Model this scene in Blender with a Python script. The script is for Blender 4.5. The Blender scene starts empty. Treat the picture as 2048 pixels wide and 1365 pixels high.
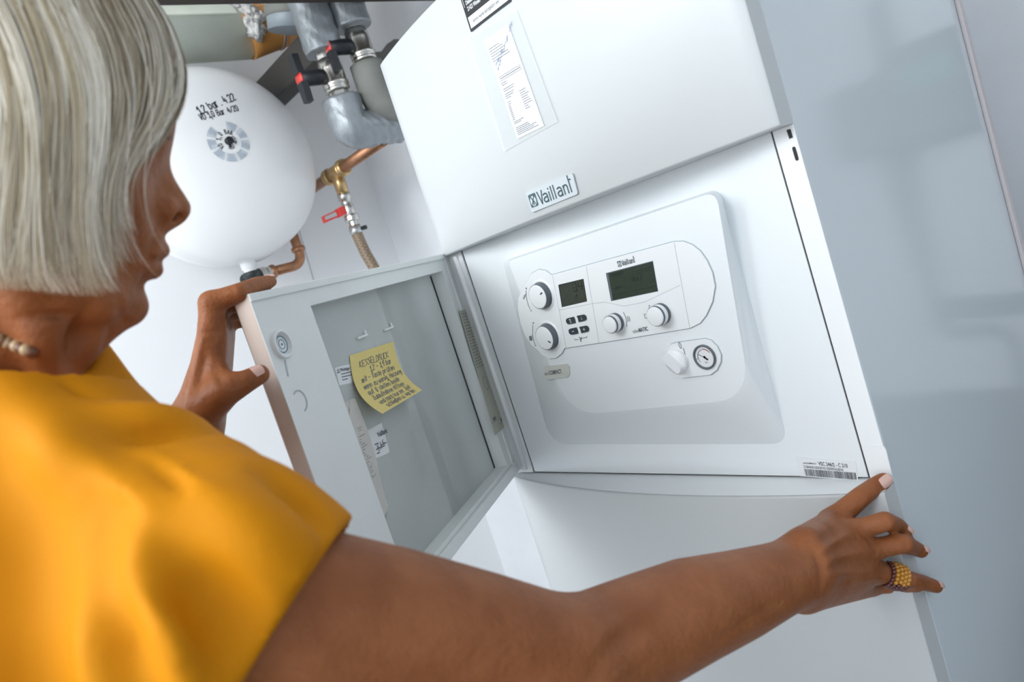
import bpy, bmesh, math, random
import numpy as np
from mathutils import Vector, Matrix
random.seed(7); np.random.seed(7)
SC = bpy.context.scene
COL = SC.collection
# ------------------------------------------------------------------ camera, world, lights, exposure
Z0 = 0.85                                   # height of the control panel's lower edge above the floor
FPX = 1496.0                                # focal length in photo pixels (2048 wide)
CAM = np.array([0.97637, -0.73237, 0.33294 + Z0])
_w = np.array([1.67626933, 0.497390557, -0.902449385])
def rod(w):
    t = np.linalg.norm(w); k = w/t
    K = np.array([[0,-k[2],k[1]],[k[2],0,-k[0]],[-k[1],k[0],0]])
    return np.eye(3)+math.sin(t)*K+(1-math.cos(t))*K@K
RM = rod(_w)                                # rows: image right, image down, view direction
cd = bpy.data.cameras.new('camera'); cam = bpy.data.objects.new('camera', cd); COL.objects.link(cam)
cd.sensor_fit = 'HORIZONTAL'; cd.sensor_width = 36.0; cd.lens = FPX*36/2048; cd.clip_start = 0.02
mw = Matrix(((RM[0][0], -RM[1][0], -RM[2][0], CAM[0]), (RM[0][1], -RM[1][1], -RM[2][1], CAM[1]),
             (RM[0][2], -RM[1][2], -RM[2][2], CAM[2]), (0,0,0,1)))
cam.matrix_world = mw
cd.dof.use_dof = True; cd.dof.focus_distance = 0.98; cd.dof.aperture_fstop = 6.3
SC.camera = cam
wd = bpy.data.worlds.new('world'); SC.world = wd; wd.use_nodes = True
wd.node_tree.nodes['Background'].inputs[0].default_value = (0.86, 0.93, 1.0, 1)
wd.node_tree.nodes['Background'].inputs[1].default_value = 1.5
def area(name, loc, target, sx, sy, power, col):
    l = bpy.data.lights.new(name, 'AREA'); l.shape = 'RECTANGLE'; l.size = sx; l.size_y = sy; l.energy = power; l.color = col
    o = bpy.data.objects.new(name, l); COL.objects.link(o); o.location = loc
    o.rotation_euler = (Vector(target)-Vector(loc)).to_track_quat('-Z', 'Y').to_euler()
    return o
area('skylight_daylight', (0.05, -1.75, 2.38), (-0.2, 0.2, 1.25), 1.6, 1.3, 40, (0.94, 0.975, 1.0))
area('window_daylight', (0.35, -2.3, 1.85), (-0.95, 0.5, 1.4), 1.1, 1.2, 13, (0.95, 0.98, 1.0))
vs = SC.view_settings; vs.view_transform = 'Standard'; vs.look = 'None'; vs.gamma = 1; vs.exposure = 0.20; vs.use_curve_mapping = False

# ------------------------------------------------------------------ pixel -> place helpers
def ray(px, py): return RM.T @ np.array([(px-1024)/FPX, (py-682.5)/FPX, 1.0])
def at(px, py, t): return CAM + t*ray(px, py)
def onx(px, py, x): d = ray(px, py); return CAM + (x-CAM[0])/d[0]*d
def ony(px, py, y): d = ray(px, py); return CAM + (y-CAM[1])/d[1]*d
def onpl(px, py, P, n): d = ray(px, py); return CAM + ((np.array(P)-CAM)@n)/(d@n)*d
def onz(px, py, z): d = ray(px, py); return CAM + (z-CAM[2])/d[2]*d

# ------------------------------------------------------------------ materials
def mat(name, col, rough=0.5, metal=0.0, coat=0.0, bump=0.0, bscale=60.0, var=0.0, vscale=4.0, sss=0.0, spec=0.5, trans=0.0, alpha=1.0, col2=None, aniso=None):
    m = bpy.data.materials.new(name); m.use_nodes = True
    nt = m.node_tree; b = nt.nodes['Principled BSDF']
    b.inputs['Base Color'].default_value = (*col, 1); b.inputs['Roughness'].default_value = rough; b.inputs['Metallic'].default_value = metal
    b.inputs['Coat Weight'].default_value = coat; b.inputs['Coat Roughness'].default_value = 0.08
    b.inputs['Specular IOR Level'].default_value = spec
    b.inputs['Transmission Weight'].default_value = trans; b.inputs['Alpha'].default_value = alpha
    if sss: b.inputs['Subsurface Weight'].default_value = sss; b.inputs['Subsurface Radius'].default_value = (0.012, 0.005, 0.003); b.inputs['Subsurface Scale'].default_value = 1.0
    tc = nt.nodes.new('ShaderNodeTexCoord')
    mp = nt.nodes.new('ShaderNodeMapping'); nt.links.new(tc.outputs['Object'], mp.inputs[0])
    if aniso: mp.inputs['Scale'].default_value = aniso
    if var or col2:
        n = nt.nodes.new('ShaderNodeTexNoise'); n.inputs['Scale'].default_value = vscale; n.inputs['Detail'].default_value = 5
        nt.links.new(mp.outputs[0], n.inputs['Vector'])
        r = nt.nodes.new('ShaderNodeValToRGB'); r.color_ramp.elements[0].position = 0.35; r.color_ramp.elements[1].position = 0.68
        c2 = col2 if col2 else tuple(max(0, c*(1-var)) for c in col)
        r.color_ramp.elements[0].color = (*c2, 1); r.color_ramp.elements[1].color = (*col, 1)
        nt.links.new(n.outputs['Fac'], r.inputs[0]); nt.links.new(r.outputs[0], b.inputs['Base Color'])
    if bump:
        n2 = nt.nodes.new('ShaderNodeTexNoise'); n2.inputs['Scale'].default_value = bscale; n2.inputs['Detail'].default_value = 6
        nt.links.new(mp.outputs[0], n2.inputs['Vector'])
        bp = nt.nodes.new('ShaderNodeBump'); bp.inputs['Strength'].default_value = bump; bp.inputs['Distance'].default_value = 0.004
        nt.links.new(n2.outputs['Fac'], bp.inputs['Height']); nt.links.new(bp.outputs[0], b.inputs['Normal'])
    return m
M = {}
M['wall'] = mat('wall_paint', (0.92,0.925,0.935), 0.75, bump=0.25, bscale=9, var=0.05, vscale=1.5)
M['wallb'] = mat('wall_paint_rough', (0.88,0.90,0.93), 0.7, bump=0.45, bscale=14, var=0.12, vscale=3)
M['floor'] = mat('floor_concrete', (0.22,0.23,0.235), 0.55, bump=0.15, bscale=30, var=0.3, vscale=3)
M['ceil'] = mat('ceiling_board', (0.80,0.80,0.79), 0.8, var=0.1, vscale=5, bump=0.2)
M['beam'] = mat('dark_beam', (0.035,0.025,0.02), 0.8, bump=0.3, bscale=40)
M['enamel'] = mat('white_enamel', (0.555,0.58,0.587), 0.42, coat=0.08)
M['side'] = mat('side_enamel', (0.64,0.70,0.735), 0.13, coat=0.1, spec=0.5)
M['panel'] = mat('panel_plastic', (0.81,0.85,0.87), 0.38)
M['plate'] = mat('console_plastic', (0.85,0.875,0.885), 0.32)
M['edge'] = mat('light_plastic', (0.76,0.79,0.80), 0.4)
M['door'] = mat('door_plastic', (0.82,0.855,0.85), 0.42, bump=0.03, bscale=200, var=0.07, vscale=6)
M['doorin'] = mat('door_inner', (0.80,0.845,0.835), 0.45, bump=0.08, bscale=160, var=0.12, vscale=5)
M['black'] = mat('black_plastic', (0.012,0.014,0.018), 0.4)
M['ink'] = mat('ink', (0.02,0.025,0.035), 0.6)
M['greyink'] = mat('grey_ink', (0.16,0.17,0.19), 0.6)
M['blueink'] = mat('blue_ink', (0.10,0.16,0.38), 0.6)
M['logo'] = mat('logo_grey', (0.07,0.115,0.14), 0.5)
M['lcd'] = mat('lcd_dark', (0.028,0.045,0.036), 0.2, spec=0.6)
M['lcd2'] = mat('lcd_olive', (0.045,0.055,0.042), 0.2, spec=0.6)
M['lcdink'] = mat('lcd_ink', (0.016,0.024,0.02), 0.3)
M['keys'] = mat('key_rubber', (0.035,0.045,0.055), 0.5)
M['keyink'] = mat('key_print', (0.8,0.82,0.83), 0.5)
M['greyring'] = mat('grey_ring', (0.11,0.13,0.15), 0.45)
M['groove'] = mat('groove_shadow_gap', (0.10,0.13,0.16), 0.6)
M['badge'] = mat('badge_beige', (0.62,0.63,0.58), 0.4)
M['badgew'] = mat('badge_pale', (0.55,0.60,0.625), 0.35)
M['label'] = mat('label_white', (0.80,0.82,0.84), 0.5)
M['paper'] = mat('paper', (0.80,0.80,0.83), 0.7)
M['paper2'] = mat('paper_aged', (0.66,0.64,0.60), 0.7, var=0.12, vscale=20)
M['note'] = mat('note_yellow', (0.78,0.64,0.24), 0.75, var=0.05, vscale=10)
M['pocket'] = mat('clear_film', (0.80,0.84,0.84), 0.15, alpha=0.16, spec=0.5)
M['red'] = mat('red_plastic', (0.75,0.06,0.05), 0.4)
M['tanedge'] = mat('door_edge_plastic', (0.70,0.61,0.55), 0.45, var=0.06, vscale=8)
M['film'] = mat('yellow_film', (0.50,0.50,0.42), 0.35)
M['chrome'] = mat('nickel', (0.62,0.60,0.56), 0.25, 1.0, bump=0.05, bscale=120)

# ------------------------------------------------------------------ mesh helpers
def V(*a): return np.array(a, float)
class MB:
    def __init__(s): s.v = []; s.f = []; s.m = []; s.sm = []
    def add(s, vs_, fs, mi=0, smooth=False):
        o = len(s.v); s.v += [tuple(map(float, p)) for p in vs_]
        for f in fs: s.f.append(tuple(i+o for i in f)); s.m.append(mi); s.sm.append(smooth)
        return s
    def box(s, lo, hi, mi=0, fr=None, bev=0.0):
        lo = np.array(lo, float); hi = np.array(hi, float)
        bm = bmesh.new(); bmesh.ops.create_cube(bm, size=1.0)
        for v in bm.verts: v.co = Vector([lo[i]+(v.co[i]+0.5)*(hi[i]-lo[i]) for i in range(3)])
        if bev: bmesh.ops.bevel(bm, geom=bm.edges[:], offset=bev, segments=2, profile=0.5, affect='EDGES')
        bm.verts.index_update()
        P = [np.array(v.co) for v in bm.verts]
        if fr is not None: P = [fr.p(*q) for q in P]
        fs = [[v.index for v in f.verts] for f in bm.faces]
        s.add(P, fs, mi, False); bm.free(); return s
    def tube(s, path, r, n=16, mi=0, caps=True, smooth=True, phase=0.0):
        path = [np.array(p, float) for p in path]; k = len(path)
        rs = r if isinstance(r, (list, tuple, np.ndarray)) else [r]*k
        tg = []
        for i in range(k):
            a = path[max(i-1,0)]; b = path[min(i+1,k-1)]; d = b-a; tg.append(d/(np.linalg.norm(d)+1e-12))
        up = V(0,0,1) if abs(tg[0][2]) < 0.9 else V(0,1,0)
        u = np.cross(tg[0], up); u /= np.linalg.norm(u)
        vs_ = []
        for i in range(k):
            u = u - (u@tg[i])*tg[i]; u /= np.linalg.norm(u); w = np.cross(tg[i], u)
            for j in range(n):
                a = 2*math.pi*j/n+phase; vs_.append(path[i]+rs[i]*(math.cos(a)*u+math.sin(a)*w))
        fs = []
        for i in range(k-1):
            for j in range(n): fs.append((i*n+j, i*n+(j+1)%n, (i+1)*n+(j+1)%n, (i+1)*n+j))
        s.add(vs_, fs, mi, smooth)
        if caps:
            o = len(s.v)-len(vs_)
            s.f.append(tuple(o+j for j in range(n-1,-1,-1))); s.m.append(mi); s.sm.append(False)
            s.f.append(tuple(o+(k-1)*n+j for j in range(n))); s.m.append(mi); s.sm.append(False)
        return s
    def lathe(s, prof, org, ax, n=40, mi=0, smooth=True, ref=None):
        ax = np.array(ax, float); ax /= np.linalg.norm(ax); org = np.array(org, float)
        h = np.array(ref, float) if ref is not None else (V(0,0,1) if abs(ax[2]) < 0.9 else V(1,0,0))
        u = np.cross(ax, h); u /= np.linalg.norm(u); w = np.cross(ax, u)
        vs_ = []; k = len(prof)
        for (r, z) in prof:
            for j in range(n):
                a = 2*math.pi*j/n; vs_.append(org+ax*z+max(r,1e-6)*(math.cos(a)*u+math.sin(a)*w))
        fs = [(i*n+j, i*n+(j+1)%n, (i+1)*n+(j+1)%n, (i+1)*n+j) for i in range(k-1) for j in range(n)]
        return s.add(vs_, fs, mi, smooth)
    def prism(s, poly, fr, h0, h1, mi=0, cap0=True, smooth=False, mi_side=None):
        n = len(poly); A = [fr.p(x, y, h0) for x, y in poly]; B = [fr.p(x, y, h1) for x, y in poly]
        area_ = sum(poly[i][0]*poly[(i+1)%n][1]-poly[(i+1)%n][0]*poly[i][1] for i in range(n))
        idx = list(range(n)) if area_ > 0 else list(range(n-1,-1,-1))
        s.add(A+B, [tuple(n+i for i in idx)], mi)
        o = len(s.v)-2*n
        if cap0: s.f.append(tuple(o+i for i in reversed(idx))); s.m.append(mi); s.sm.append(False)
        for q in range(n):
            a, b = idx[q], idx[(q+1)%n]
            s.f.append((o+a, o+b, o+n+b, o+n+a)); s.m.append(mi if mi_side is None else mi_side); s.sm.append(smooth)
        return s
    def grid(s, pts, mi=0, smooth=True, closed_u=False):
        nu = len(pts); nv = len(pts[0]); vs_ = [p for row in pts for p in row]
        fs = [(i*nv+j, i*nv+j+1, ((i+1)%nu)*nv+j+1, ((i+1)%nu)*nv+j) for i in range(nu if closed_u else nu-1) for j in range(nv-1)]
        return s.add(vs_, fs, mi, smooth)
    def stroke(s, pts, w, fr, h, mi=0):
        # flat pen stroke with round ends, lying at height h in frame fr
        P = [np.array(p, float) for p in pts]
        for a, b in zip(P[:-1], P[1:]):
            d = b-a; L = np.linalg.norm(d)
            if L < 1e-9: continue
            d /= L; nrm = np.array([-d[1], d[0]])*w/2
            s.add([fr.p(*(a+nrm), h), fr.p(*(a-nrm), h), fr.p(*(b-nrm), h), fr.p(*(b+nrm), h)], [(0,1,2,3)], mi)
        for q in P:
            s.add([fr.p(q[0]+w/2*math.cos(t*math.pi/3), q[1]+w/2*math.sin(t*math.pi/3), h) for t in range(6)], [(0,1,2,3,4,5)], mi)
        return s
    def build(s, name, mats, parent=None, weld=False):
        me = bpy.data.meshes.new(name); me.from_pydata(s.v, [], s.f)
        if not isinstance(mats, (list, tuple)): mats = [mats]
        for m_ in mats: me.materials.append(M[m_] if isinstance(m_, str) else m_)
        me.polygons.foreach_set('material_index', s.m); me.polygons.foreach_set('use_smooth', s.sm)
        bm = bmesh.new(); bm.from_mesh(me)
        if weld: bmesh.ops.remove_doubles(bm, verts=bm.verts, dist=1e-5)
        bmesh.ops.recalc_face_normals(bm, faces=bm.faces) if weld else None
        bm.to_mesh(me); bm.free(); me.update()
        return link(bpy.data.objects.new(name, me), parent)
def link(o, parent=None):
    COL.objects.link(o)
    if parent is not None:
        o.parent = parent; o.matrix_parent_inverse = Matrix.Translation(-Vector(wloc(parent)))
    return o
def wloc(o):
    l = Vector(o.location)
    return l if o.parent is None else l        # parts sit at the origin of the world, so their own offset is zero
def tag(o, label, cat=None, group=None, kind=None):
    if label: o['label'] = label
    if cat: o['category'] = cat
    if group: o['group'] = group
    if kind: o['kind'] = kind
    return o
def thing(name, loc, label, cat, group=None):
    o = bpy.data.objects.new(name, None); COL.objects.link(o); o.location = loc; o.empty_display_size = 0.05
    return tag(o, label, cat, group)
def struct(o): o['kind'] = 'structure'; return o
class Frame:
    def __init__(s, o, u, v, n): s.o, s.u, s.v, s.n = [np.array(q, float) for q in (o, u, v, n)]
    def p(s, x, y, z=0.0): return s.o+x*s.u+y*s.v+z*s.n
    def inv(s, P): d = np.array(P)-s.o; return d@s.u, d@s.v, d@s.n
def pxpoly(pts, fr):            # photo pixels -> 2d coordinates in a frame's plane
    return [fr.inv(onpl(x, y, fr.o, fr.n))[:2] for x, y in pts]
def arc(cx, cy, r, a0, a1, n=10): return [(cx+r*math.cos(math.radians(a0+(a1-a0)*i/n)), cy+r*math.sin(math.radians(a0+(a1-a0)*i/n))) for i in range(n+1)]
def rrect(x0, y0, x1, y1, r, n=5):
    return arc(x1-r, y1-r, r, 0, 90, n)+arc(x0+r, y1-r, r, 90, 180, n)+arc(x0+r, y0+r, r, 180, 270, n)+arc(x1-r, y0+r, r, 270, 360, n)
_tc = {}
def text_mesh(mb, txt, fr, x, y, size, h, mi=0, sx=1.0, rot=0.0, align='LEFT', bold=0.0, shear=0.0):
    key = (txt, bold, shear, align)
    if key not in _tc:
        c = bpy.data.curves.new('t', 'FONT'); c.body = txt; c.size = 1.0; c.offset = bold; c.shear = shear; c.align_x = align; c.resolution_u = 3
        o = bpy.data.objects.new('t', c); COL.objects.link(o)
        dg = bpy.context.evaluated_depsgraph_get(); me = bpy.data.meshes.new_from_object(o.evaluated_get(dg))
        _tc[key] = ([tuple(v.co) for v in me.vertices], [tuple(p.vertices) for p in me.polygons])
        bpy.data.objects.remove(o); bpy.data.curves.remove(c); bpy.data.meshes.remove(me)
    vs_, fs = _tc[key]; ca, sa = math.cos(rot), math.sin(rot)
    P = []
    for (a, b, _) in vs_:
        a *= size*sx; b *= size
        P.append(fr.p(x+a*ca-b*sa, y+a*sa+b*ca, h))
    mb.add(P, fs, mi); return mb
# single-stroke pen alphabet: digits are x then y (base line 2, x-height 6, capital 8)
PEN = {'A':'022842|1535','B':'02082838364605|05354443322202'.replace('4605','250'+'5'),'C':'47280703123242','D':'0208284643220 2'.replace(' ',''),'E':'48080242|0535','F':'48080 2|0535'.replace(' ',''),
 'H':'0208|4248|0545','K':'0208|480542','L':'080242','N':'02084248','R':'02082837260 5|2542'.replace(' ',''),'S':'482807354412 02'.replace(' ',''),'T':'0848|2822','U':'0803123243 48'.replace(' ',''),'V':'082248','W':'0812253248','Z':'08480242',
 'a':'46160312324 6|4642'.replace(' ',''),'b':'0802|0516364422 03'.replace(' ',''),'c':'461604123242','d':'4842|46160412324 4'.replace(' ',''),'e':'04443616 04123242'.replace(' ',''),'f':'382 81822|1636'.replace(' ',''),'g':'46160413334 6|46 4010'.replace(' ',''),
 'h':'0802|0516364542','i':'1612|1818','k':'0802|360442','l':'1812','m':'0602|05162622|2536464 2'.replace(' ',''),'n':'0602|0516364542','o':'1604123244361 6'.replace(' ',''),'p':'0600|0516364423 03'.replace(' ',''),'r':'0602|0516 26'.replace(' ',''),'s':'361605344312 02'.replace(' ',''),
 't':'181322|0636','u':'060312324 4|4642'.replace(' ',''),'v':'062246','w':'0612253246','z':'06460242','ß':'00072838264412','ü':'060312324 4|4642|1717|3737'.replace(' ',''),'ä':'46160312324 6|4642|1717|3737'.replace(' ',''),'ö':'1604123244361 6|1717|3737'.replace(' ',''),
 '0':'180612324638 18'.replace(' ',''),'1':'062822|0 242'.replace(' ',''),'2':'07284702 42'.replace(' ',''),'3':'08480 53544321 2'.replace(' ',''),'4':'280444|3632','5':'48080 5354432 02'.replace(' ',''),'7':'084812','8':'250728472503123243 25'.replace(' ',''),'9':'46150728484 632'.replace(' ',''),
 ',':'1310','.':'1212','-':'0545','/':'4802','G':'47280703123244 24'.replace(' ','')}
def pen(mb, txt, fr, x, y, size, w, h, mi=0, rot=0.0, jit=0.25, slant=0.12, sx=0.62):
    # handwriting: capital height = size
    k = size/6.0; ca, sa = math.cos(rot), math.sin(rot); cx = 0.0
    for ch in txt:
        if ch == ' ': cx += 3.6; continue
        g = PEN.get(ch) or PEN.get(ch.lower()) or PEN['o']
        dy = random.uniform(-jit, jit)
        for st in g.split('|'):
            pts = []
            for i in range(0, len(st)-1, 2):
                a = (int(st[i])*0.95+cx+random.uniform(-jit, jit)*0.6); b = int(st[i+1])-2+dy+random.uniform(-jit, jit)*0.6
                a += slant*b; a *= k*sx; b *= k
                pts.append((x+a*ca-b*sa, y+a*sa+b*ca))
            if len(pts) == 2 and abs(pts[0][0]-pts[1][0])+abs(pts[0][1]-pts[1][1]) < w: pts[1] = (pts[0][0]+w*0.6, pts[0][1])
            mb.stroke(pts, w, fr, h, mi)
        cx += 5.4 if ch in 'mwMW' else (3.0 if ch in 'il.,1t' else 5.0)
    return mb

# ------------------------------------------------------------------ the room
XL = -1.10; YB = 0.60; ZC = 2.45; XR = 2.5; YF = -2.0
def slab(name, lo, hi, m): return struct(MB().box(lo, hi).build(name, m))
slab('floor', (XL-.1, YF, -0.06), (XR, 1.05, 0), 'floor')
slab('wall_left', (XL-.1, YF, 0), (XL, YB+.1, ZC), 'wall')
slab('wall_back', (XL, YB, 0), (0.30, YB+.1, ZC), 'wallb')
YB2 = 0.95
slab('wall_niche', (0.20, YB+.1, 0), (0.30, YB2, ZC), 'wallb')
slab('wall_right', (0.30, YB2, 0), (XR, YB2+.1, ZC), 'wallb')
slab('wall_far_right', (XR, YF, 0), (XR+.1, 1.05, ZC), 'wallb')
slab('ceiling', (XL-.1, YF, ZC), (XR, 1.05, ZC+.06), 'ceil')

# ------------------------------------------------------------------ the heating unit
UX0, UX1, UY1 = -0.03, 0.60, 0.55
ZT = Z0+0.70
unit = thing('heating_unit', (0.285, 0.27, 0), 'tall white floor-standing boiler with its control flap swung open', 'boiler')
def yF(x):                       # the bowed front of the covers
    k = (x-UX0)/(UX1-UX0); return -0.010-0.0175*k-0.036*(1-(2*k-1)**2)
def cover(z0, z1, x0):
    m = MB(); xs = [x0+(UX1-x0)*i/36 for i in range(37)]
    r = 0.003; e = 0.0018
    zs = [z0, z0+r*0.3, z0+r, z1-r, z1-r*0.3, z1]; of = [r, r*0.3, 0, 0, r*0.3, r]
    m.grid([[V(x0, yF(x0)+o+e, z)]+[V(x+(e if i == 0 else (-e if i == 36 else 0)), yF(x)+o, z) for i, x in enumerate(xs)]+[V(UX1, yF(UX1)+o+e, z)] for z, o in zip(zs, of)], 0, True)
    for x in (x0, UX1):
        m.grid([[V(x, yF(x)+o+e, z), V(x, 0.0, z)] for z, o in zip(zs, of)], 0, False)
    for z in (z0, z1):
        m.grid([[V(x, yF(x)+r, z) for x in xs], [V(x, 0.0, z) for x in xs]], 0, False)
    return m
side_r = MB().box((UX1-0.012, 0.0, 0.02), (UX1, UY1, ZT), bev=0.002).box((UX1, UY1-0.014, 0.02), (UX1+0.006, UY1, ZT), 1, bev=0.002)
tag(side_r.build('side_panel', ['side', mat('edge_pinkish', (0.60,0.55,0.56), 0.5)], unit), 'glossy grey-white side panel mirroring the wall')
MB().box((UX0, 0.0, 0.02), (UX0+0.012, UY1, ZT), bev=0.002).build('side_panel', 'side', unit)
MB().box((UX0+0.012, UY1-0.012, 0.02), (UX1-0.012, UY1, ZT)).build('back_panel', 'side', unit)
MB().box((UX0+0.012, 0.0, ZT-0.012), (UX1-0.012, UY1-.012, ZT)).build('top_panel', 'enamel', unit)
MB().box((UX0+0.03, 0.03, 0.0), (UX1-0.03, UY1-0.03, 0.06)).build('plinth', 'black', unit)
cov = cover(Z0+0.381, ZT, -0.018).build('upper_cover', 'enamel', unit)
low = cover(0.08, Z0-0.004, UX0).build('lower_cover', 'enamel', unit)
# shelf on top of the lower cover
sh = MB(); xs = [UX0+(UX1-UX0)*i/36 for i in range(37)]
sh.grid([[V(x, 0.004, Z0-0.001) for x in xs], [V(x, yF(x)+0.002, Z0-0.0035) for x in xs]][::-1], 0, True)
sh.build('shelf', 'edge', unit)
PXL, PXR, PH = 0.018, 0.5747, 0.3797
FP = Frame((0, 0, Z0), (1,0,0), (0,0,1), (0,-1,0))
# corner strips left and right of the control panel
MB().box((UX0, -0.002, Z0), (PXL-0.0022, 0.012, Z0+0.381), bev=0.0008).build('corner_strip', 'edge', unit)
st = MB().box((PXR+0.002, -0.002, Z0), (UX1, -0.0002, Z0+0.381), bev=0.0008)
stp = st.build('corner_strip', 'plate', unit)
FS = Frame((0, -0.0022, Z0), (1,0,0), (0,0,1), (0,-1,0))
def slot_poly(a, b, w):
    a = np.array(a); b = np.array(b); ang = math.degrees(math.atan2(*(b-a)[::-1]))
    return arc(*b, w/2, ang-90, ang+90, 6)+arc(*a, w/2, ang+90, ang+270, 6)
q = pxpoly([(1588, 297), (1594, 318)], FS)
MB().prism(slot_poly(q[0], q[1], 0.0036), FS, 0, 0.0004).build('vent_slot', 'black', stp)
MB().prism(pxpoly([(1573,260),(1581,258),(1586,275),(1579,278)], FS), FS, 0, 0.0004).build('latch_slot', 'black', stp)
hp = pxpoly([(1741,893),(1768,892),(1773,900),(1786,955),(1780,968),(1756,968)], FS)
MB().prism(hp, FS, 0.0002, 0.0012).build('grip_inlay', 'plate', stp)
# dark groove around the control panel, then the panel itself with its swelling console
MB().box((PXL-0.0022, 0.0012, Z0+0.0003), (PXR+0.002, 0.012, Z0+0.381)).build('panel_gap', 'black', unit)
pan = MB().box((PXL+0.0016, -0.0005, Z0+0.0012), (PXR-0.0005, 0.006, Z0+0.381), bev=0.0004).build('control_panel', 'panel', unit)
YC = -0.030
FC = Frame((0, YC, Z0), (1,0,0), (0,0,1), (0,-1,0))
outer = pxpoly([(1005,522),(1440,375),(1578,890),(1100,890)], Frame((0,-0.0005,Z0),(1,0,0),(0,0,1),(0,-1,0)))
inner = pxpoly([(1016,523),(1432,383),(1502,798),(1140,832)], FC)
def roundquad(q, r, n=8):
    out = []; k = len(q)
    for i in range(k):
        p0, p1, p2 = [np.array(q[(i+j-1)%k]) for j in range(3)]
        a = p0-p1; b = p2-p1; a = a/np.linalg.norm(a); b = b/np.linalg.norm(b)
        rr = r[i] if isinstance(r, (list,tuple)) else r
        A = p1+a*rr; B = p1+b*rr
        for t in np.linspace(0, 1, n): out.append((1-t)**2*A+2*t*(1-t)*p1+t*t*B)
    return out
ro = roundquad(outer, [0.012,0.016,0.022,0.04]); ri = roundquad(inner, [0.012,0.016,0.05,0.06])
rings = []
for hgt, k in ((0.0, 0.0), (0.002, 0.05), (0.012, 0.35), (0.024, 0.78), (0.0285, 0.93), (0.0297, 1.0)):
    rings.append([FP.p(*(np.array(a)*(1-k)+np.array(b)*k), hgt) for a, b in zip(ro, ri)])
bl = MB(); bl.grid([r_+[r_[0]] for r_ in rings], 0, True)
bl.add(rings[-1], [tuple(range(len(rings[-1])))], 0, False)
bl.build('console_swelling', 'panel', pan)
plate_px = [(1104,550.2),(1200,523.5),(1349,483.5),(1367.6,483),(1386,490),(1402,503),(1415,521.7),(1425.7,545.5),(1431,571.9),(1425.7,603.5),(1413,631),(1401,646),(1381,656),(1255,677),(1130.2,696.3),
 (1124.7,706.8),(1113.5,715.8),(1099.6,717.2),(1085.7,709.6),(1077.3,699.8),(1064.8,690),(1051,669),(1042.5,645.5),(1037.7,619),(1038,597),(1048,576),(1057.8,557.8),(1064.8,546.7),(1078.7,539),(1092.6,541.8)]
pp = pxpoly(plate_px, FC)
cen = np.mean(np.array(pp), 0)
def grow(poly, d):
    k = len(poly); out = []
    ar = sum(poly[i][0]*poly[(i+1)%k][1]-poly[(i+1)%k][0]*poly[i][1] for i in range(k)); sg = 1 if ar > 0 else -1
    for i in range(k):
        a = np.array(poly[i-1]); b = np.array(poly[(i+1)%k]); t = b-a; t /= np.linalg.norm(t)
        out.append(np.array(poly[i])+sg*d*np.array([t[1], -t[0]]))
    return out
MB().prism(grow(pp, 0.0009), FC, -0.002, 0.0003, 0).build('plate_groove', mat('groove_grey', (0.36,0.42,0.46), 0.6), pan)
cp = MB().prism(pp, FC, -0.002, 0.0016, 0)
cp.build('console_plate', 'plate', pan)
# hairline joints on the plate
hj = MB()
for a in ([(1107,551),(1134,695)],[(1174,533),(1200,686)],[(1350,486),(1381,655)],[(1120,620),(1186,607)],[(1186,607),(1210,604),(1250,612),(1290,604),(1362,570)]):
    hj.stroke(pxpoly(a, FC), 0.0006, FC, 0.0018)
hj.build('plate_joints', mat('joint_grey', (0.50,0.56,0.60), 0.6), pan)
HP_ = 0.0017
def knob(px, py, r, h, pointer=None, ringr=None):
    c = np.array(pxpoly([(px, py)], FC)[0]); o = FC.p(c[0], c[1], HP_); ax = FC.n
    m = MB()
    if ringr:      # dished collar round the knob
        m.lathe([(ringr, 0.0), (ringr-0.001, 0.0016), (ringr-0.0035, 0.0012), (r+0.0012, -0.0006), (r-0.001, -0.0006)], o, ax, 44, 2)
    m.lathe([(r+0.0006, -0.001), (r+0.0006, h*0.30), (r+0.0002, h*0.32)], o, ax, 44, 1)
    m.lathe([(r+0.0002, h*0.32), (r, h*0.45)], o, ax, 44, 0 if not ringr else 1)
    m.lathe([(r, h*0.45), (r-0.0004, h*0.93)], o, ax, 44, 1 if ringr else 0)
    m.lathe([(r-0.0004, h*0.86), (r-0.0012, h*0.98), (r-0.002, h), (0.0, h)], o, ax, 44, 0)
    m.lathe([(r-0.0003, h*0.68), (r+0.0001, h*0.7), (r+0.0001, h*0.86), (r-0.0004, h*0.88)], o, ax, 44, 1)
    if pointer:
        a = math.radians(pointer); f2 = Frame(o, FC.u, FC.v, FC.n)
        m.stroke([((r-0.0085)*math.cos(a), (r-0.0085)*math.sin(a)), ((r-0.0045)*math.cos(a), (r-0.0045)*math.sin(a))], 0.0022, f2, h+0.0002, 1)
    return m.build('rotary_knob', ['plate', 'greyring', 'plate'], pan)
tag(knob(1087, 590, 0.0175, 0.011, 18, 0.0225), 'white rotary knob with a dark rim, upper of two')
tag(knob(1100, 672, 0.0175, 0.011, -35, 0.0225), 'white rotary knob with a dark rim, lower of two')
knob(1234.5, 643.6, 0.0115, 0.015); knob(1325.4, 626.7, 0.0125, 0.015)
def display(px, name, m1, ink):
    p4 = pxpoly(px, FC)
    m = MB().prism(p4, FC, 0.0, 0.0006+HP_*0.2, 0)
    P = np.array(p4)
    def q(u, v): return tuple((P[0]*(1-u)+P[1]*u)*(1-v)+(P[3]*(1-u)+P[2]*u)*v)
    return m, q
m, q = display([(1119,570),(1168,558),(1175,602),(1126,613.5)], 'd', 0, 0)
h_ = 0.0022
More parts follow.
